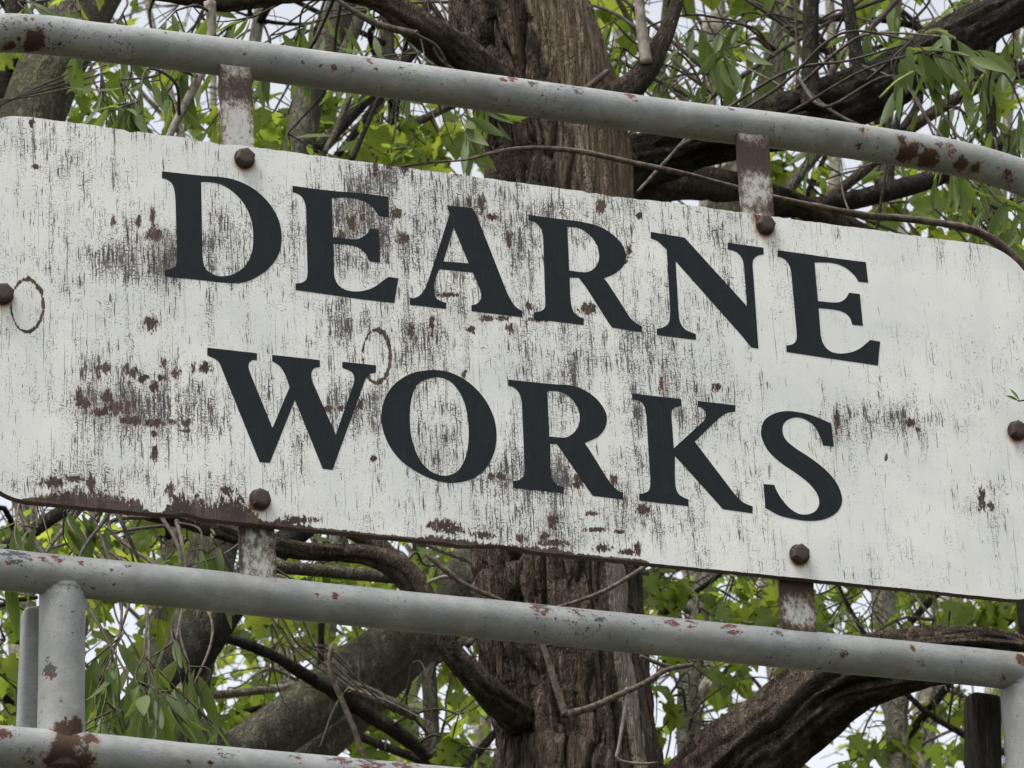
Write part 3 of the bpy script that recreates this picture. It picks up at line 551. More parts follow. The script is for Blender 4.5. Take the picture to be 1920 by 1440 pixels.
# ------------------------------------------------------------------ leaves
def leaf_tpl(kind, seed):
    r = random.Random(seed); bm = bmesh.new()
    if kind == 'willow':
        n = 7; rows = []; bend = r.uniform(.10, .34); tw = r.uniform(-.5, .5); wd = r.uniform(.078, .125)
        for i in range(n+1):
            t = i/n; y = t-.10*bend*t*t; z = -bend*t*t*.7; w = wd*max(.02, math.sin(math.pi*min(1, t**.82)))**.9*(1 if t < 1 else .05)
            if i == 0: w = .012
            a = tw*t
            rows.append([bm.verts.new((-w*math.cos(a), y, z+.30*w-w*math.sin(a))), bm.verts.new((0, y, z)), bm.verts.new((w*math.cos(a), y, z+.30*w+w*math.sin(a)))])
        for a, b in zip(rows, rows[1:]):
            bm.faces.new((a[0], a[1], b[1], b[0])); bm.faces.new((a[1], a[2], b[2], b[1]))
    else:
        half = [(.03, 0), (.20, -.09), (.34, -.07), (.47, .02), (.37, .09), (.36, .17), (.27, .21), (.41, .26), (.47, .33), (.60, .50), (.47, .50), (.41, .57), (.30, .50), (.20, .49), (.25, .62), (.31, .69), (.20, .76), (.13, .88)]
        half = [(x*(1+r.uniform(-.06, .06)), y+r.uniform(-.02, .02)) for x, y in half]
        if kind == 'simple': half = [half[i] for i in (0, 2, 3, 6, 9, 13, 15)]
        cup, dr, wv = r.uniform(-.05, .28), r.uniform(.05, .45), r.uniform(.02, .07); ph = r.uniform(0, 6)
        Z = lambda x, y: cup*abs(x)-dr*y*y*.5-.25*abs(x)**2+wv*math.sin(7*x+5*y+ph)
        py_ = .42
        mid = [bm.verts.new((0, py_+y, Z(0, y))) for y in (0, .22, .5, 1.02)]
        for sgn in (1, -1):
            hv = [bm.verts.new((sgn*x, py_+y, Z(x, y))) for x, y in half]
            # fans from the midrib
            k1 = next(i for i, (x, y) in enumerate(half) if y > .15 and i > 2); k2 = min(len(half)-1, next(i for i, (x, y) in enumerate(half) if y > .45))
            ch = [mid[0]]+hv[:k1+1]+[mid[1]]; c2 = [mid[1]]+hv[k1:k2+1+(1 if k2+1 < len(half) else 0)]; e2 = hv.index(c2[-1]); c2 += [mid[2]]; c3 = [mid[2]]+hv[e2:]+[mid[3]]
            for c in (ch, c2, c3):
                bm.faces.new(c if sgn > 0 else c[::-1])
        w = .011; pv = [bm.verts.new(p) for p in ((-w, 0, .10), (w, 0, .10), (w, py_, 0), (-w, py_, 0))]; bm.faces.new(pv)
        bmesh.ops.triangulate(bm, faces=bm.faces)
    me = bpy.data.meshes.new('leaf'); bm.to_mesh(me); bm.free()
    me.polygons.foreach_set('use_smooth', [True]*len(me.polygons))
    me.materials.append(M_WLEAF if kind == 'willow' else M_MLEAF)
    V = np.array([v.co[:] for v in me.vertices]); F = [list(p.vertices) for p in me.polygons]
    return me, V, F
TPL = {k: [leaf_tpl(k, 11*i+hash_) for i in range(5)] for k, hash_ in (('willow', 1), ('maple', 2), ('simple', 3))}
def basis(d, nup):
    d = d/np.linalg.norm(d); x = np.cross(d, nup); x /= np.linalg.norm(x)+1e-9; return np.stack([x, d, np.cross(x, d)], 1)
ALL_LEAVES = 0
def rot_about(v, axis, a):
    return v*math.cos(a)+np.cross(axis, v)*math.sin(a)+axis*np.dot(axis, v)*(1-math.cos(a))
class Tree:
    def __init__(s, name, base, label, group=None, leafkind='maple', lim=300):
        s.th = thing(name, base, label, 'tree', group); s.base = np.array(base); s.pts = []; s.rad = []; s.tw = {}; s.lv = []; s.kind = leafkind; s.lim = lim
    def limb(s, L, Y, mat, name='branch', nseg=None, bark=.07, seed=None, step=None, attach=True, lump=.13):
        """L: (px, py, width px[, own Y])"""
        P = [at(q[0], q[1], q[3] if len(q) > 3 else Y) for q in L]; R = [q[2]*.5*mpp(p) for q, p in zip(L, P)]
        return s.limb3(P, R, mat, name, nseg, bark, seed, step, attach, lump)
    def limb3(s, P, R, mat, name='branch', nseg=None, bark=.07, seed=None, step=None, attach=True, lmp=.13):
        rm = float(np.mean(R)); seed = seed if seed is not None else random.randint(0, 9999)
        nseg = nseg or int(max(6, min(40, rm*2*math.pi/.009))); per = max(3, int(round(rm*2*math.pi/.035)))
        def dsp(u, sl, RR):
            n = fbm(u*per+.6*(vnoise(u*per, sl*9, seed+3, per)-.5), sl*6, seed, 3, per); lump = (vnoise(u*3, sl*4, seed+8, 3)-.5)*lmp/.13
            if bark < .1: return RR*(bark*(np.abs(2*n-1)**.7-.3)*1.2+.13*lump)
            w = fbm(u*per, sl*8, seed+31, 2, per)-.5
            a = fbm(u*per+1.2*w, sl*2.5+.4*w, seed+1, 2, per); b = fbm(u*per*2+1.2*w, sl*6, seed+2, 2, per*2)
            return RR*.13*lump+min(1.0, bark/.13)*(-.018*(1-np.abs(2*a-1))**9-.009*(1-np.abs(2*b-1))**7-.004*(1-np.abs(2*fbm(u*per*4+w, sl*10, seed+12, 2, per*4)-1))**5+.022*(fbm(u*per, sl*3.5, seed+4, 3, per)-.5)+.009*(fbm(u*per*4, sl*12, seed+6, 2, per*4)-.5))*np.clip(RR/.05, .15, 1)
        V, F, U, Sx = tube(P, R, nseg, step or max(.010, rm*.30), dsp if bark > 0 else None)
        o = part(name, V, F, mat, s.th)
        if attach:
            C = catmull(np.c_[np.array(P), R], 8) if len(P) > 2 else np.c_[np.array(P), R]
            s.pts += list(C[:, :3]); s.rad += list(C[:, 3])
        return o
    def twig3(s, P, r0, r1, key='d', nseg=5):
        n = len(P); R = np.linspace(r0, r1, n); V, F, U, Sx = tube(P, R, nseg, max(.015, r0*3), cap=False)
        vs, fs, off = s.tw.setdefault(key, [[], [], 0]); vs.append(V); fs += [[a+off for a in f] for f in F]; s.tw[key][2] += len(V)
    def twig(s, L, Y, key='d'):
        P = [at(q[0], q[1], q[3] if len(q) > 3 else Y) for q in L]
        s.twig3(P, L[0][2]*.5*mpp(P[0]), L[-1][2]*.5*mpp(P[-1]), key, 6)
    def near(s, C, up=0.0):
        A = np.array(s.pts); d = np.linalg.norm(A-C-np.array([0, 0, up]), axis=1)+.15*rng.random(len(A)); return A[int(np.argmin(d))]
    def leaf(s, p, d, nup, size, kind=None): s.lv.append((p, d, nup, size, kind or s.kind))
    def spray(s, C, n=10, spread=.14, key='d', kind=None, size=(.07, .11), from_pt=None, hang=.4, r=.0035, link_=True):
        """a leafy shoot: a twig from the nearest branch to C, side shoots, leaves"""
        kind = kind or s.kind; A = from_pt if from_pt is not None else s.near(C, .15)
        dv = C-A; ln = np.linalg.norm(dv)
        if link_ and ln > .02:
            m1 = A+dv*.35+rng.normal(0, .07*ln, 3)+np.array([0, 0, .10*ln]); m2 = A+dv*.7+rng.normal(0, .05*ln, 3)+np.array([0, 0, .06*ln])
            s.twig3([A, m1, m2, C], r*(1+min(1.2, ln)), r*.7, key)
        ns = max(2, n//4)
        for q in range(ns):
            d = dv/(ln+1e-6)*.5+rng.normal(0, .7, 3); d[2] = d[2]*.6-hang; d /= np.linalg.norm(d)
            L = spread*rng.uniform(.6, 1.3); B = C+d*L*.5+rng.normal(0, .02, 3); E = C+d*L+np.array([0, 0, -.12*L*hang])
            s.twig3([C, B, E], r*.6, r*.3, key, 4)
            for w in range(max(1, n//ns)):
                t = (w+.6)/(n//ns+.2); p = C*(1-t)**2+2*B*t*(1-t)+E*t*t if t < 1 else E
                s.addleaf(p, d, kind, size)
    def addleaf(s, p, d, kind, size):
        if kind == 'willow':
            ld = .45*d+rng.normal(0, .36, 3); ld[2] -= rng.uniform(.5, 1.2); nup = rng.normal(0, 1, 3)
            nup[1] -= .5
        else:
            az = rng.uniform(0, 2*math.pi); dr = math.radians(rng.uniform(5, 75)); ld = np.array([math.cos(az)*math.cos(dr), math.sin(az)*math.cos(dr), -math.sin(dr)])+.3*d
            nup = np.array([0, 0, 1.0])+rng.normal(0, .35, 3)
        s.leaf(p, ld, nup, rng.uniform(*size), kind)
    def tangle(s, n, x0, x1, y0, y1, Y0, Y1):
        for q in range(n):
            C = at(rng.uniform(x0, x1), rng.uniform(y0, y1), rng.uniform(Y0, Y1)); A = s.near(C, rng.uniform(-.3, .3)); d = C-A; P = [A]
            for k in range(1, 6): P.append(A+d*k/5+rng.normal(0, .10, 3)*np.linalg.norm(d)*.35+np.array([0, 0, .10*math.sin(k*.6)]))
            r = rng.uniform(.0016, .0042); s.twig3(P, r, r*.5, rng.choice(['d', 'd', 'b', 'p']), 5)
            for z in range(int(rng.integers(0, 4))):
                B = P[int(rng.integers(2, 5))]; E = B+rng.normal(0, .13, 3); s.twig3([B, .5*(B+E)+rng.normal(0, .02, 3), E], r*.6, r*.25, rng.choice(['d', 'b', 'p']), 4)
    def crown(s, C, rad, n, size, kind='simple'):  # unseen leaves added overhead, outside the view, to shade the trunks below
        for q in range(n):
            d = rng.normal(0, 1, 3); d /= np.linalg.norm(d); p = C+d*np.array(rad)*rng.random()**.33
            x, y = proj(p)
            if -150 < x < 2070 and -60 < y < 1500: continue
            s.addleaf(p, rng.normal(0, 1, 3), kind, size)
    def finish(s):
        loc = s.base
        for key, (vs, fs, off) in s.tw.items():
            m = {'d': M_TWIGD, 'p': M_TWIGP, 'b': M_TWIGB}[key]
            o = part({'d': 'dark_twigs', 'p': 'pale_twigs', 'b': 'brown_twigs'}[key], np.vstack(vs), fs, m, s.th); o['kind'] = 'stuff'
        if not s.lv: return s
        score = []
        for i, (p, d, nu, sz, kd) in enumerate(s.lv):
            x, y = proj(p); vis = -40 < x < 1960 and -60 < y < 1480 and not (218+.1336*(x-43) < y < 934+.1*x+20) and kd != 'simple'
            score.append((sz/mpp(p) if vis else -1))
        order = np.argsort(score)[::-1]; ind = [i for i in order[:s.lim] if score[i] > 16]; rest = set(range(len(s.lv)))-set(ind)
        for i in ind:
            p, d, nu, sz, kd = s.lv[i]; B = basis(d, nu)*sz; me = random.choice(TPL[kd])[0]
            q = p-loc
            link('leaf', me, s.th, Matrix(((B[0, 0], B[0, 1], B[0, 2], q[0]), (B[1, 0], B[1, 1], B[1, 2], q[1]), (B[2, 0], B[2, 1], B[2, 2], q[2]), (0, 0, 0, 1))))
        for mk in ('w', 'm'):
            vs, fs, off = [], [], 0
            for i in rest:
                p, d, nu, sz, kd = s.lv[i]
                if (kd == 'willow') != (mk == 'w'): continue
                _, V, F = random.choice(TPL[kd]); B = basis(d, nu)*sz; vs.append(V@B.T+p); fs += [[a+off for a in f] for f in F]; off += len(V)
            if vs:
                o = part('foliage', np.vstack(vs), fs, M_WLEAF if mk == 'w' else M_MLEAF, s.th); o['kind'] = 'stuff'  # joined with the unseen overhead leaves added for shade
        return s

# ------------------------------------------------------------------ the big willow
YW = 1.6
def build_willow():
    rows = [(-700, 800, 1010), (-300, 825, 1060), (0, 838, 1104), (67, 846, 1122), (133, 858, 1142), (250, 891, 1171), (350, 904, 1190), (600, 900, 1195), (1010, 882, 1206), (1150, 884, 1217), (1200, 886, 1224), (1310, 912, 1240), (1440, 920, 1262), (1700, 900, 1300)]
    P = [at(.5*(a+b), y, YW) for y, a, b in rows][::-1]; R = [.5*(b-a)*mpp(p)*.97 for p, (y, a, b) in zip(P, rows[::-1])]
    g = P[0].copy(); g[2] = 0; P = [g, .5*(g+P[0])]+P; R = [R[0]*1.5, R[0]*1.12]+R
    t = Tree('willow_tree', g, 'large brown furrowed willow trunk right behind the middle of the sign', leafkind='willow')
    per = 22; sd = 5
    def split(P, R, lo, hi): return P[lo:hi], R[lo:hi]
    C = catmull(np.c_[np.array(P), R], 12); z = C[:, 2]
    zl, zh = at(960, 1500, YW)[2], at(960, -60, YW)[2]
    C = C[(z > -.01)]
    # one continuous mesh: fine rows where the photograph looks, coarse below and above
    L = np.r_[0, np.cumsum(np.linalg.norm(np.diff(C[:, :3], axis=0), axis=1))]
    zz = np.r_[np.arange(0, zl, .05), np.arange(zl, zh, .003), np.arange(zh, C[-1, 2], .05)]
    p = np.stack([np.interp(zz, C[:, 2], C[:, k]) for k in range(4)], 1); p[:, 2] = zz
    T, N, B = frames(p[:, :3]); nseg = 420; u = np.arange(nseg)/nseg; th = u*2*math.pi; U, SS = np.meshgrid(u, zz); RR = p[:, 3:4]*np.ones_like(U)
    V0 = p[:, None, :3]+RR[..., None]*(np.cos(th)[None, :, None]*N[:, None]+np.sin(th)[None, :, None]*B[:, None])
    px, py = proj(V0)
    fr = (px-np.interp(py, [r[0] for r in rows], [r[1] for r in rows]))/np.interp(py, [r[0] for r in rows], [r[2]-r[1] for r in rows])
    face = ((V0-p[:, None, :3])*(CAM-V0)).sum(-1) > -.02
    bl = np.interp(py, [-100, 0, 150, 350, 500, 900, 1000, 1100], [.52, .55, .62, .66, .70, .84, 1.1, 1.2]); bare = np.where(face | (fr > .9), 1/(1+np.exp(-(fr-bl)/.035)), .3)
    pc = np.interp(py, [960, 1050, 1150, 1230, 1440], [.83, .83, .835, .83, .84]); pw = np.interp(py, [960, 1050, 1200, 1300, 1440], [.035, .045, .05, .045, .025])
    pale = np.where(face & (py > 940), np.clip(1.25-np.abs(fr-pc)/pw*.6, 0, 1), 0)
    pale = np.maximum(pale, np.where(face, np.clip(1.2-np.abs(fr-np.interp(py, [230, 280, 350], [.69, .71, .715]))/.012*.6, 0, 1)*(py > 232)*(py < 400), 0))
    def vee(f, sl, seed, wv, k):
        w = fbm(U*f, SS*sl*1.6, seed+50, 3, f)-.5; n = fbm(U*f+wv*w, SS*sl+.4*wv*w, seed, 2, f); return (1-np.abs(2*n-1))**k
    w = fbm(U*per, SS*7, 71, 3, per)-.5
    gro = vee(26, 4.0, sd, 1.5, 9); g2 = vee(52, 7.0, sd+40, 1.6, 7); g3 = vee(110, 13.0, sd+80, 1.2, 5)
    n2 = fbm(U*14, SS*22, sd+21, 3, 14); gh = (1-np.abs(2*n2-1))**14
    plates = fbm(U*26+1.5*w, SS*6, sd+9, 4, 26, .6)-.5; fine = fbm(U*130, SS*16, sd+77, 3, 130, .65)-.5
    strong = 1-.88*np.clip(np.maximum(bare, pale), 0, 1); left = np.clip(1.25-fr*.9, .55, 1.25)
    disp = strong*left*(-.027*gro-.011*g2-.004*g3-.003*gh+.018*plates+.009*fine)+.012*(vnoise(U*5, SS*2.2, 3, 5)-.5)*2
    disp += -.004*np.abs(fbm(U*90, SS*3, 91, 2, 90)-.5)*np.clip(bare, 0, 1)*2+.003*pale
    V = V0+disp[..., None]*(np.cos(th)[None, :, None]*N[:, None]+np.sin(th)[None, :, None]*B[:, None])
    n = len(zz); i = np.arange(n-1)[:, None]*nseg; j = np.arange(nseg)[None]; k = (j+1) % nseg
    F = np.stack([i+j, i+k, i+nseg+k, i+nseg+j], -1).reshape(-1, 4).tolist()
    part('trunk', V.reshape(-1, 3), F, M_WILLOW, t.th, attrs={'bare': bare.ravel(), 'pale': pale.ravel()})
    m = M_LIMB
    t.limb([(960, 185, 95, 1.6), (905, 140, 84, 1.5), (850, 97, 80, 1.45), (790, 55, 72, 1.4), (735, 12, 58, 1.4), (680, -12, 46, 1.4), (600, -18, 40, 1.4), (480, -2, 40, 1.35), (400, 2, 44, 1.3), (320, -12, 40, 1.3), (220, -30, 34, 1.3), (80, -70, 30, 1.3)], YW, m, bark=.12, nseg=44, step=.008)
    t.limb([(393, 5, 26), (396, 35, 20), (396, 60, 18), (385, 110, 15), (370, 150, 17), (345, 200, 16), (322, 245, 14), (300, 300, 12)], 1.25, M_TWIGP, bark=.05)
    t.limb([(775, 62, 16), (740, 55, 16), (700, 42, 14), (665, 22, 12), (640, 5, 10), (610, -30, 9)], 1.3, M_TWIGB, bark=.05)
    t.limb([(1110, 205, 70, 1.5), (1170, 172, 62, 1.42), (1205, 140, 50, 1.4), (1232, 95, 42, 1.4), (1255, 45, 32, 1.4), (1275, -10, 24, 1.4), (1300, -90, 20, 1.4)], YW, m, bark=.11, nseg=36, step=.008)
    t.limb([(1212, 120, 24), (1205, 70, 22), (1200, 20, 20), (1198, -40, 17)], 1.38, M_TWIGP, bark=.05)
    t.limb([(1095, 172, 18), (1120, 150, 16), (1140, 132, 12)], 1.42, M_TWIGD, bark=.1)
    # big limb to the upper right
    t.limb([(1100, 330, 120, 1.7), (1190, 310, 112, 1.75), (1300, 272, 100, 1.7), (1400, 248, 102, 1.6), (1520, 214, 112, 1.5), (1620, 180, 116, 1.45), (1700, 134, 106, 1.4), (1780, 82, 98, 1.4), (1880, 22, 90, 1.4), (1970, -40, 84, 1.4), (2150, -170, 70, 1.4)], YW, M_DARK, bark=.11, nseg=64, step=.008)
    t.limb([(1120, 340, 80, 1.8), (1220, 348, 64, 1.9), (1320, 344, 60, 1.95), (1420, 360, 58, 2.0), (1520, 395, 50, 2.0), (1640, 450, 40, 2.0)], YW, m, bark=.12)
    t.limb([(1520, 200, 36), (1519, 150, 32), (1520, 90, 31), (1521, 20, 30), (1522, -60, 28)], 1.42, M_DARK, bark=.05)
    t.limb([(1622, 160, 34), (1608, 115, 27), (1600, 70, 25), (1592, 20, 24), (1580, -60, 22)], 1.38, M_DARK, bark=.05)
    t.limb([(1495, 165, 8), (1494, 80, 7), (1490, -10, 6)], 1.38, M_TWIGD, bark=.05)
    t.limb([(1300, 205, 11), (1380, 150, 11), (1470, 90, 10), (1540, 50, 10), (1620, -5, 9), (1700, -60, 8)], 1.9, M_TWIGD, bark=.04)
    t.limb([(1550, 150, 16), (1575, 110, 15), (1600, 85, 13), (1650, 35, 12), (1700, -20, 10)], 1.9, M_TWIGD, bark=.06)
    t.limb([(1480, 60, 9), (1590, 22, 10), (1680, -10, 8)], 1.9, M_TWIGD, bark=.06)
    t.limb([(1400, 400, 30), (1560, 383, 36), (1647, 364, 37), (1747, 335, 35), (1830, 295, 36), (1900, 262, 36), (1990, 230, 34)], 2.1, M_DARK, bark=.06)
    t.limb([(1500, 420, 24), (1560, 368, 22), (1620, 320, 20), (1690, 255, 22), (1760, 205, 24), (1830, 165, 24), (1920, 122, 22), (2000, 80, 20)], 2.4, m, bark=.05)
    t.limb([(1440, 410, 22), (1490, 340, 22), (1540, 280, 20), (1590, 240, 18)], 2.5, M_MOSSY, bark=.05)
    t.limb([(1668, 360, 16), (1672, 310, 14), (1680, 240, 14), (1700, 150, 12)], 2.2, M_DARK, bark=.05)
    t.limb([(1690, 245, 18), (1720, 200, 18), (1730, 160, 16), (1780, 140, 14), (1850, 150, 12), (1930, 140, 10)], 2.3, M_DARK, bark=.1)
    # long bare shoot lying along the top of the sign
    t.limb([(700, 320, 6), (815, 304, 8), (870, 300, 9), (940, 283, 10), (1000, 278, 11), (1080, 283, 12), (1150, 297, 12), (1280, 325, 13), (1380, 352, 14), (1460, 372, 15), (1540, 388, 16), (1620, 403, 17), (1700, 410, 17), (1780, 421, 18), (1840, 438, 18), (1890, 472, 18), (1935, 530, 17), (1980, 640, 16)], .20, M_TWIGB, bark=.10, nseg=10, step=.006, attach=False)
    t.limb([(1195, 360, 7), (1250, 300, 7), (1290, 255, 6)], .9, M_TWIGB, bark=.05)
    t.twig([(1958, 590, 5, .20), (1962, 680, 5, .06), (1938, 742, 4, -.03), (1908, 752, 3, -.035)], 0, 'b')
    for x, y, dx, dz in [(1912, 752, -.6, .5), (1910, 752, -.9, .15), (1922, 750, .2, -.9), (1932, 745, .3, .9)]:
        t.leaf(at(x, y, -.034), np.array([dx, -.3, dz]), np.array([.2, -1, .4]), .028, 'willow')
    # lower right arching limb
    t.limb([(1180, 1640, 190, 1.6), (1290, 1520, 190, 1.5), (1400, 1420, 190, 1.35), (1500, 1340, 168, 1.25), (1600, 1268, 150, 1.15), (1720, 1237, 118, 1.05), (1850, 1222, 92, 1.0), (1950, 1240, 82, 1.0), (2080, 1300, 80, 1.0), (2250, 1420, 70, 1.0)], 1.2, m, bark=.15, nseg=110, step=.006)
    # lower left limb
    t.limb([(985, 1350, 90, 1.6), (930, 1310, 66, 1.45), (870, 1250, 52, 1.4), (822, 1185, 48, 1.4), (785, 1110, 58, 1.4), (745, 1062, 54, 1.4), (690, 1040, 42, 1.4), (640, 1036, 38, 1.4), (560, 1030, 38, 1.4), (480, 1014, 36, 1.4), (380, 985, 37, 1.4), (300, 965, 35, 1.4), (220, 948, 34, 1.4), (100, 930, 30, 1.4), (-80, 900, 26, 1.4)], 1.4, m, bark=.11, nseg=40, step=.008)
    t.limb([(790, 1110, 44), (730, 1050, 46), (690, 1010, 42), (650, 985, 38), (600, 940, 34)], 1.45, m, bark=.06)
    t.limb([(652, 1042, 14), (648, 1020, 14), (638, 990, 13)], 1.35, m, bark=.06)
    t.limb([(510, 1062, 24), (600, 1070, 24), (680, 1078, 24), (750, 1085, 22)], 1.8, M_MOSSY, bark=.08)
    # dead twigs on the trunk
    t.limb([(1068, 1338, 16), (1110, 1326, 15), (1160, 1303, 13), (1210, 1280, 12), (1250, 1256, 11), (1300, 1246, 9)], 1.36, M_TWIGB, bark=.08)
    t.limb([(1262, 1252, 9), (1235, 1244, 9), (1200, 1230, 8)], 1.38, M_TWIGB, bark=.08)
    t.limb([(1062, 1345, 17), (1045, 1295, 15), (1030, 1245, 14), (1015, 1200, 12)], 1.42, M_TWIGB, bark=.08)
    t.limb([(1176, 1290, 9), (1170, 1340, 8), (1160, 1400, 7), (1158, 1424, 7), (1200, 1432, 6), (1232, 1430, 5)], 1.36, M_TWIGP, bark=.08)
    t.limb([(1040, 1140, 7), (1090, 1125, 8), (1140, 1105, 9), (1190, 1075, 9), (1240, 1040, 8)], 1.3, M_TWIGB, bark=.05)
    t.limb([(800, 1040, 10), (850, 1082, 11), (890, 1105, 11), (945, 1128, 9)], 1.3, M_TWIGB, bark=.06)
    t.limb([(802, 1092, 8), (830, 1082, 8), (850, 1082, 7)], 1.32, M_TWIGP, bark=.06)
    t.limb([(875, 1210, 16), (888, 1198, 12), (900, 1190, 10)], 1.42, M_TWIGD, bark=.06)
    # leafy shoots (willow): px, py, Y, leaves, spread m
    near = [(225, 150, 1.0, 12, .13), (260, 190, 1.0, 12, .13), (190, 130, 1.1, 8, .12), (300, 150, 1.3, 9, .12), (150, 20, 1.0, 9, .12), (60, 5, 1.0, 8, .12), (230, 25, 1.1, 8, .10), (330, 20, 1.2, 7, .1),
            (225, 1195, .9, 12, .14), (240, 1270, .8, 14, .15), (270, 1230, .8, 12, .14), (205, 1250, .9, 10, .12), (330, 1200, 1.0, 9, .12), (355, 1250, 1.0, 8, .13), (215, 1330, .8, 12, .12), (280, 1300, .85, 12, .12), (345, 1330, 1.0, 7, .12),
            (1710, 75, .7, 9, .10), (1735, 95, .7, 8, .09), (1690, 85, .75, 6, .08), (1790, 70, .8, 6, .09), (880, 220, 1.3, 6, .10), (885, 180, 1.35, 5, .1),
            (1780, 320, .9, 8, .11), (1840, 340, 1.0, 9, .12), (1900, 330, 1.0, 9, .12), (1880, 390, 1.0, 7, .11), (1800, 200, 1.5, 8, .12), (1860, 220, 1.5, 8, .13), (1915, 200, 1.4, 9, .13), (1780, 250, 1.5, 6, .1),
            (1310, 40, 1.8, 9, .13), (1360, 90, 1.8, 9, .13), (1400, 40, 1.9, 8, .12), (1440, 110, 1.9, 8, .12), (1330, 130, 1.8, 7, .12), (1170, 90, 1.9, 8, .12), (1150, 40, 1.9, 7, .12), (1560, 120, 2.0, 6, .12), (1290, 90, 2.0, 6, .12), (1480, 30, 2.0, 7, .12), (1240, 150, 1.9, 6, .1), (1460, 170, 1.9, 6, .1),
            (30, 980, 1.0, 8, .13), (70, 990, 1.1, 7, .12), (380, 1030, 1.3, 8, .10), (400, 1010, 1.3, 7, .10), (120, 960, 1.2, 7, .1), (700, 90, 1.8, 8, .12), (740, 110, 1.9, 7, .12), (560, 60, 1.9, 7, .13), (600, 20, 1.9, 6, .12), (480, 30, 1.4, 6, .1), (1900, 60, 1.6, 9, .13), (1850, 110, 1.5, 7, .12), (1760, 30, 1.6, 6, .12), (1640, 40, 1.7, 6, .1), (1410, 150, 2.0, 7, .13), (420, 200, 1.8, 6, .12), (540, 250, 1.9, 6, .1), (830, 1060, 2.0, 4, .1)]
    for x, y, Y, n, sp in near:
        C = at(x, y, Y); sz = (.048, .112)
        t.spray(C, n+4, sp, 'd' if random.random() < .7 else 'b', 'willow', sz, hang=.75, r=.0028)
    for q in range(34):
        x = rng.uniform(-300, 2300); y = rng.choice([rng.uniform(-350, 210), rng.uniform(1010, 1700)], p=[.75, .25])
        if 250 < x < 1800 and y > 900: continue
        t.spray(at(x, y, rng.uniform(1.6, 2.8)), 7, .14, 'd', 'willow', (.06, .11), hang=.7, r=.0026)
    t.tangle(14, 1180, 1920, -20, 400, 1.4, 2.2); t.tangle(6, 200, 850, -20, 260, 1.3, 1.9); t.tangle(9, 20, 500, 950, 1200, 1.1, 1.7)
    t.crown(at(960, -1100, 2.2), (2.6, 2.0, 1.5), 900, (.10, .14), 'willow')
    # catkins
    for (x0, y0, x1, y1, Y) in [(1712, 135, 1650, 182, .66), (1742, 58, 1790, 72, .68), (1775, 100, 1822, 110, .7), (1760, 118, 1790, 122, .72), (292, 1255, 300, 1310, .8), (335, 1290, 342, 1345, .9), (1735, 62, 1775, 60, .7)]:
        a, b = at(x0, y0, Y), at(x1, y1, Y); mid = .5*(a+b)+np.array([0, 0, .006]); P = catmull([a, mid, b], 10); T, N, B = frames(P); V = []; F = []; r = .0042
        for i in range(len(P)):
            for k in range(9):
                an = 2*math.pi*(k/9+.5*(i % 2)/9)+rng.uniform(-.2, .2); rr = r*(1-.5*(i/len(P))**2)*rng.uniform(.8, 1.35); d = math.cos(an)*N[i]+math.sin(an)*B[i]; s0 = len(V)
                V += [P[i]-T[i]*.0012, P[i]+d*rr*.7+B[i]*.0008, P[i]+d*rr*1.25+T[i]*.0014, P[i]+d*rr*.7-B[i]*.0008]; F += [(s0, s0+1, s0+2), (s0, s0+2, s0+3)]
        V0_, F0_, _, _ = tube([a, mid, b], [.0022, .0022, .0010], 6, .01); s0 = len(V); V += list(V0_); F += [[q+s0 for q in f] for f in F0_]
        part('catkin', V, F, M_CATKIN, t.th)
    t.finish()
build_willow()

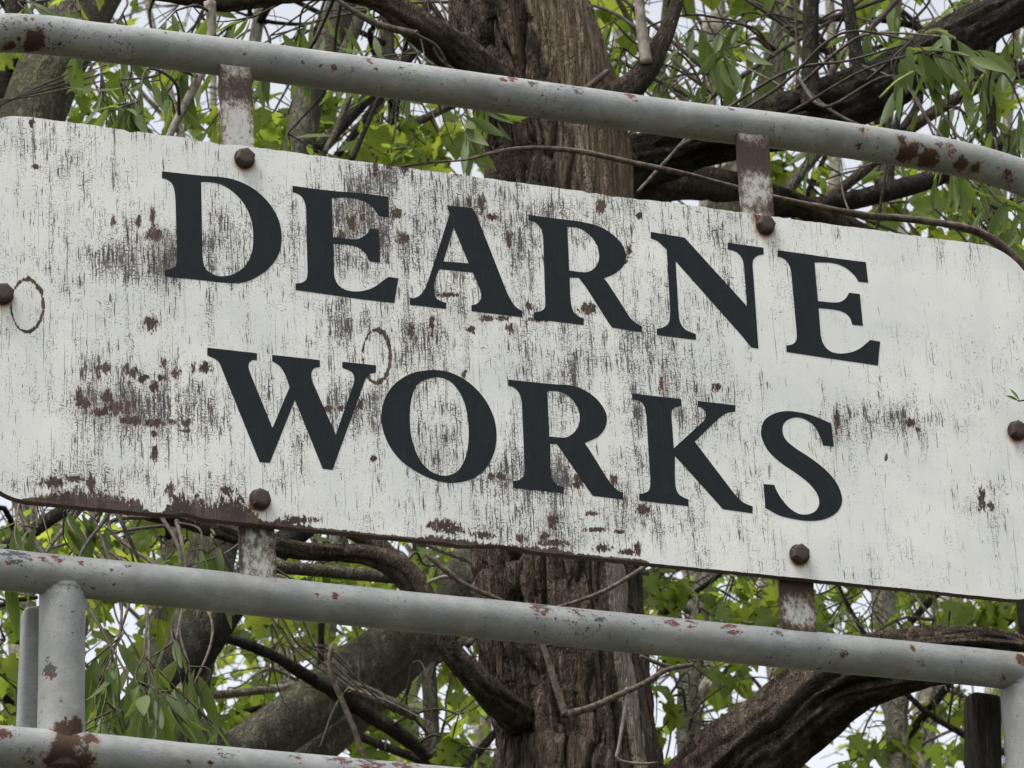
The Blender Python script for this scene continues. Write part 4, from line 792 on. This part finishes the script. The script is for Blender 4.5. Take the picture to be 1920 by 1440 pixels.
# ------------------------------------------------------------------ leaning mossy trees on the left
def gbase(P): g = np.array(P).copy(); return g
def build_mossy():
    p = at(250, 1560, 3.0); g = p.copy(); g[2] = 0; g[0] -= .5
    t = Tree('mossy_tree', g, 'grey mossy leaning trunk behind the left half of the lower rails', leafkind='maple', lim=200)
    L = [(250, 1560, 110), (290, 1440, 98), (330, 1330, 100), (370, 1170, 98), (402, 1020, 90), (450, 850, 80), (520, 520, 68), (578, 190, 58), (625, 60, 60), (655, -40, 56), (720, -260, 48)]
    P = [at(x, y, 3.0) for x, y, w in L]; R = [.5*w*mpp(q) for q, (x, y, w) in zip(P, L)]
    t.limb3([g, .5*(g+P[0])]+P, [R[0]*1.5, R[0]*1.2]+R, M_MOSSY, 'trunk', 40, .05, 3, .02, True, .04)
    t.limb([(180, 1430, 60), (240, 1355, 76), (310, 1280, 86), (375, 1205, 84), (430, 1130, 70), (520, 1030, 52), (600, 960, 46), (700, 850, 40)], 2.5, M_DARK, bark=.06, nseg=36)
    t.limb([(595, 280, 26), (640, 235, 25), (690, 182, 24), (740, 130, 22), (775, 95, 21), (798, 20, 20), (810, -60, 18)], 2.9, M_DARK, bark=.06)
    t.limb([(620, 150, 24), (648, 95, 24), (670, 45, 24), (685, -10, 22), (700, -80, 20)], 2.9, M_MOSSY, bark=.05)
    t.limb([(606, 290, 13), (632, 240, 14), (652, 190, 13), (680, 130, 10)], 2.7, M_MOSSY, bark=.08)
    t.limb([(660, 300, 12), (690, 230, 11), (720, 160, 10)], 2.8, M_DARK, bark=.08)
    t.limb([(900, 1060, 10, 2.6), (770, 1005, 12, 2.7), (600, 900, 12, 2.8)], 2.7, M_MOSSY)
    for x, y in [(540, 215), (500, 235), (470, 180), (350, 1010), (250, 1000)]:
        t.spray(at(x, y, rng.uniform(3.2, 3.8)), 9, .18, 'd', 'maple', (.045, .08))
    t.finish()
    p = at(330, 1520, 3.6); g = p.copy(); g[2] = 0; g[0] -= 1.2
    t = Tree('mossy_tree', g, 'thick mossy trunk leaning to the right, below the lower rail beside the willow trunk', leafkind='maple', lim=200)
    L = [(300, 1520, 98), (400, 1452, 100), (500, 1384, 102), (620, 1296, 104), (720, 1220, 100), (820, 1132, 96), (900, 1058, 94), (1000, 950, 92), (1150, 760, 86), (1300, 520, 90), (1420, 250, 60), (1500, -100, 40)]
    P = [at(x, y, 3.4) for x, y, w in L]; R = [.5*w*mpp(q) for q, (x, y, w) in zip(P, L)]
    t.limb3([g, .5*(g+P[0])]+P, [R[0]*1.4, R[0]*1.15]+R, M_MOSSY, 'trunk', 44, .05, 9, .02, True, .035)
    t.limb([(520, 1480, 58), (585, 1420, 58), (650, 1366, 56), (705, 1312, 52), (790, 1228, 46), (850, 1178, 42), (950, 1080, 44)], 3.5, M_MOSSY, bark=.07, nseg=30, lump=.05)
    t.limb([(390, 1186, 20, 2.7), (480, 1215, 23, 2.8), (560, 1258, 26, 2.9), (650, 1315, 31, 3.0), (740, 1370, 30, 3.0), (800, 1420, 27, 3.0), (860, 1480, 24, 3.0)], 2.9, M_DARK, bark=.12)
    t.limb([(640, 1280, 30, 3.0), (690, 1300, 30, 2.9), (735, 1322, 27, 2.85), (778, 1343, 20, 2.85)], 2.9, M_MOSSY, bark=.1)
    t.limb([(622, 1210, 11, 2.4), (618, 1255, 11, 2.4), (640, 1310, 11, 2.4), (665, 1370, 11, 2.4), (690, 1440, 10, 2.4)], 2.4, M_TWIGB, bark=.05)
    for q in range(4): t.twig([(505+q*17, 1150-q*5, 5, 2.4), (535+q*19, 1195+q*7, 6, 2.4), (580+q*9, 1240-q*9, 5, 2.4), (650+q*22, 1285+q*11, 4, 2.4)], 2.4, 'd' if q % 2 else 'b')
    t.tangle(5, 430, 900, 1150, 1440, 2.5, 3.2)
    for x, y in [(870, 1400), (890, 1430), (860, 1340)]:
        t.spray(at(x, y, rng.uniform(2.8, 3.6)), 10, .17, 'd', 'maple', (.04, .08))
    t.finish()
    p = at(-60, 420, 2.8); g = at(-420, 1600, 2.8); g[2] = 0
    t = Tree('mossy_tree', g, 'broad mossy trunk at the left edge behind the top rail', leafkind='maple', lim=200)
    L = [(-260, 1100, 150), (-120, 600, 140), (-10, 380, 130), (40, 270, 124), (95, 130, 122), (150, 25, 116), (215, -90, 105), (330, -300, 90)]
    P = [at(x, y, 2.8) for x, y, w in L]; R = [.5*w*mpp(q) for q, (x, y, w) in zip(P, L)]
    t.limb3([g]+P, [R[0]*1.4]+R, M_MOSSY, 'trunk', 40, .05, 15, .02, True, .04)
    t.limb([(20, 260, 60), (-5, 190, 56), (0, 140, 50), (20, 90, 46), (30, 20, 42), (20, -60, 40)], 2.9, M_DARK, bark=.07)
    t.limb([(-60, 1060, 30), (30, 1015, 28), (90, 975, 27), (150, 935, 26), (260, 850, 24)], 2.4, M_DARK, bark=.07)
    t.limb([(70, 1060, 7, 1.4), (105, 1010, 9, 1.4), (135, 975, 11, 1.4), (160, 945, 11, 1.4)], 1.4, M_TWIGP, bark=.06)
    for q in range(4): t.twig([(-20, 190+q*6, 5, 2.2), (60, 180-q*4, 5, 2.2), (130, 165-q*9, 4, 2.2), (200, 150-q*14, 3, 2.2)], 2.2, 'd' if q % 2 else 'b')
    t.limb([(-30, 1150, 9), (20, 1128, 10), (70, 1120, 8)], 2.0, M_DARK, bark=.05)
    for x, y in [(60, 20), (130, 30), (20, 60), (20, 1130), (50, 1000), (30, 1290), (20, 1340), (190, 1010), (10, 1200)]:
        t.spray(at(x, y, rng.uniform(2.6, 3.4)), 8, .17, 'd', 'maple', (.04, .08))
    t.finish()
build_mossy()

# ------------------------------------------------------------------ sycamore saplings behind
HOLES = [(485, 60, 45), (40, 130, 30), (655, 50, 25), (1280, 100, 45), (1470, 60, 45), (1600, 345, 45), (1440, 60, 40), (720, 60, 22), (1330, 1270, 35), (640, 1150, 22), (420, 1340, 30), (1560, 1390, 40), (620, 1400, 30), (1560, 40, 30), (60, 1200, 45), (1700, 300, 30), (1345, 1320, 30)]
def free(x, y): return all((x-a)**2+(y-b)**2 > r*r*1.3 for a, b, r in HOLES)
def sapling(L, Y, mat, label, clusters, key, seed, lim=300, crown=True, size=(.036, .078), nb=8, group='sycamores behind the sign', spread=.18, nl=10):
    P = [at(x, y, Y) for x, y, w in L]; R = [.5*w*mpp(q) for q, (x, y, w) in zip(P, L)]
    d = P[0]-P[1]; d = d/abs(d[2]); g = P[0]+d*P[0][2]*.35; g[2] = 0
    t = Tree('sycamore_tree', g, label, group, 'maple', lim)
    t.limb3([g, g*.4+P[0]*.6]+P, [R[0]*1.5, R[0]*1.2]+R, mat, 'trunk', None, .05, seed, .04)
    A = np.array(t.pts); A = A[A[:, 2] > at(960, 1500, Y)[2]-.3]
    for q in range(nb):                                        # side branches
        a = A[int(rng.integers(len(A)))]; az = rng.uniform(0, 2*math.pi); e = a+np.array([math.cos(az)*rng.uniform(.5, 1.3), math.sin(az)*.5, rng.uniform(.2, .9)])
        r = rng.uniform(.007, .014); t.limb3([a, a*.6+e*.4+rng.normal(0, .06, 3), a*.25+e*.75+rng.normal(0, .06, 3), e], [r, r*.85, r*.6, r*.35], M_DARK if rng.random() < .65 else mat, 'branch', 7, .06, None, .05)
    for x, y in clusters:
        for q in range(1):
            t.spray(at(x+rng.normal(0, 14), y+rng.normal(0, 14), Y+rng.uniform(-.5, .5)), nl, spread, key if rng.random() < .6 else 'd', 'maple', size, hang=.25, r=.0033)
    xs_ = [c[0] for c in clusters]; t.tangle(14, min(xs_)-20, max(xs_)+20, -20, 330, Y-.6, Y+.4); t.tangle(14, min(xs_)-20, max(xs_)+20, 980, 1440, Y-.6, Y+.4)
    if crown: t.crown(P[-1]+np.array([0, 0, .9]), (1.5, 1.3, .9), 130, (.13, .2))
    t.finish()
def field(x0, x1, y0, y1, dx, dy, p=1.0):
    out = []
    for x in np.arange(x0, x1, dx):
        for y in np.arange(y0, y1, dy):
            a, b = x+rng.uniform(-.5, .5)*dx, y+rng.uniform(-.5, .5)*dy
            if free(a, b) and rng.random() < p*.8: out.append((a, b))
    return out
sapling([(240, 1600, 34), (290, 1200, 32), (380, 700, 30), (450, 250, 26), (500, -60, 20)], 4.0, M_PALE, 'sycamore sapling with yellow green leaves left of the upper left strap', field(150, 640, 120, 300, 70, 60)+field(120, 520, 960, 1080, 60, 50), 'd', 51)
sapling([(820, 1600, 30), (800, 1200, 28), (760, 700, 26), (740, 250, 22), (720, -60, 18)], 3.8, M_MOSSY, 'sycamore with bright backlit leaves between the top rail and board, left of the willow', field(640, 900, 190, 310, 55, 50)+field(640, 900, 20, 130, 80, 60, .6)+field(560, 900, 1010, 1080, 60, 45), 'd', 52)
sapling([(560, 1600, 40), (600, 1300, 38), (640, 900, 34), (700, 300, 26), (730, -60, 18)], 4.6, M_PALE, 'sycamore with yellow green leaves below the lower rail, left of the willow trunk', field(420, 900, 1120, 1440, 62, 52, .85), 'p', 53)
sapling([(1300, 1600, 42), (1290, 1300, 40), (1330, 1050, 38), (1380, 600, 30), (1440, 200, 24), (1480, -80, 16)], 4.0, M_PALE, 'sycamore with broad green leaves under the board, just right of the willow trunk', field(1215, 1480, 1050, 1180, 52, 45)+field(1230, 1450, 1250, 1440, 62, 55, .9), 'd', 54)
sapling([(1700, 1600, 46), (1680, 1350, 44), (1650, 1050, 40), (1640, 600, 34), (1660, 250, 26), (1690, -80, 18)], 4.2, M_PALE, 'sycamore with green leaves filling the gap under the right end of the board', field(1500, 1920, 1080, 1190, 52, 45)+field(1540, 1900, 1300, 1440, 66, 55, .75), 'd', 55)
sapling([(1960, 1600, 40), (1930, 1200, 38), (1880, 700, 32), (1860, 300, 24), (1850, -80, 16)], 3.6, M_DARK, 'sycamore with large yellow green leaves above the right corner of the board', [(1845, 415), (1830, 385), (1880, 430), (1905, 400), (1860, 440), (1700, 330), (1715, 350), (1450, 270), (1540, 330), (1480, 300), (1510, 345), (1740, 285)]+field(1440, 1900, 30, 420, 105, 95, .7), 'd', 56)
sapling([(90, 1600, 32), (70, 1300, 30), (40, 900, 28), (60, 300, 22), (90, -60, 16)], 4.4, M_PALE, 'sycamore with small pale leaves at the left edge beside the posts', field(-40, 230, 960, 1040, 60, 40)+field(-40, 240, 1110, 1400, 75, 66, .6)+field(0, 240, -40, 60, 80, 60, .6), 'p', 57)
sapling([(1120, 1600, 34), (1150, 900, 30), (1220, 300, 24), (1260, -80, 16)], 4.4, M_PALE, 'sycamore with thin shoots between the willow trunk and the upper right limb', field(1130, 1500, -20, 190, 88, 70, .7), 'p', 58)

# ------------------------------------------------------------------ slender trees farther back
FAR = [(760, 1440, 800, 1200, 44, 8.5, 'pale slender trunk left of the willow trunk under the lower rail'), (350, 1440, 330, 1250, 40, 9.5, 'pale slender trunk behind the hanging willow leaves at lower left'), (1475, 1440, 1440, 1100, 46, 8.0, 'pale slender trunk behind the arching limb at lower right'),
       (1720, 1440, 1775, 1200, 52, 7.5, 'pale forked trunk between arching limb and the dark wooden post'), (1290, 1440, 1300, 1100, 40, 9.0, 'pale slender trunk just right of the willow trunk foot'), (60, 1440, 30, 1150, 36, 10.0, 'pale slender trunk far behind the left post'),
       (1860, 1440, 1850, 1100, 40, 10.5, 'pale slender trunk far behind the right post'), (560, 1440, 520, 1100, 36, 11.0, 'pale slender trunk far behind the leaning mossy trunks'), (1330, 200, 1345, 50, 28, 11.0, 'pale slender trunk far behind the upper right twigs'), (900, 1440, 940, 1100, 36, 12.0, 'pale slender trunk far behind the willow')]
for q, (x0, y0, x1, y1, w, Y, lab) in enumerate(FAR):
    a, b = at(x0, y0, Y), at(x1, y1, Y); d = (b-a)/(b[2]-a[2]); g = a-d*a[2]*.6; g[2] = 0; top_ = b+d*3.2+rng.normal(0, .3, 3)*np.array([1, 1, 0]); r = .5*w*mpp(a)
    t = Tree('slender_tree', g, lab, 'slender pale trees farther back', 'maple', 150)
    t.limb3([g, g*.5+a*.5+rng.normal(0, .1, 3)*np.array([1, 1, 0]), a, .5*(a+b)+rng.normal(0, .04, 3), b, .5*(b+top_)+rng.normal(0, .12, 3), top_], [r*1.5, r*1.2, r, r*.95, r*.85, r*.6, r*.3], M_PALE, 'trunk', 14, .05, q*7, .08)
    A = [p for p in t.pts if p[2] > a[2]-.5]
    for k in range(7):
        s0 = A[int(rng.integers(len(A)))]; az = rng.uniform(0, 2*math.pi); e = s0+np.array([math.cos(az)*rng.uniform(.5, 1.4), math.sin(az)*.5, rng.uniform(.4, 1.5)]); rr = rng.uniform(.008, .018)
        t.limb3([s0, s0*.6+e*.4+rng.normal(0, .08, 3), e], [rr, rr*.7, rr*.35], M_PALE if k % 2 else M_DARK, 'branch', 6, .05, None, .08)
    for k in range(22):
        x = rng.normal(.5*(x0+x1), 210); y = rng.choice([rng.uniform(960, 1480), rng.uniform(-80, 330)], p=[.72, .28])
        if not free(x, y): continue
        t.spray(at(x, y, Y+rng.uniform(-1, 1)), 9, .26, 'p' if rng.random() < .45 else 'd', 'maple', (.035, .066), hang=.2, r=.004)
    t.crown(top_+np.array([0, 0, .8]), (1.7, 1.7, 1.3), 60, (.13, .2))
    t.finish()
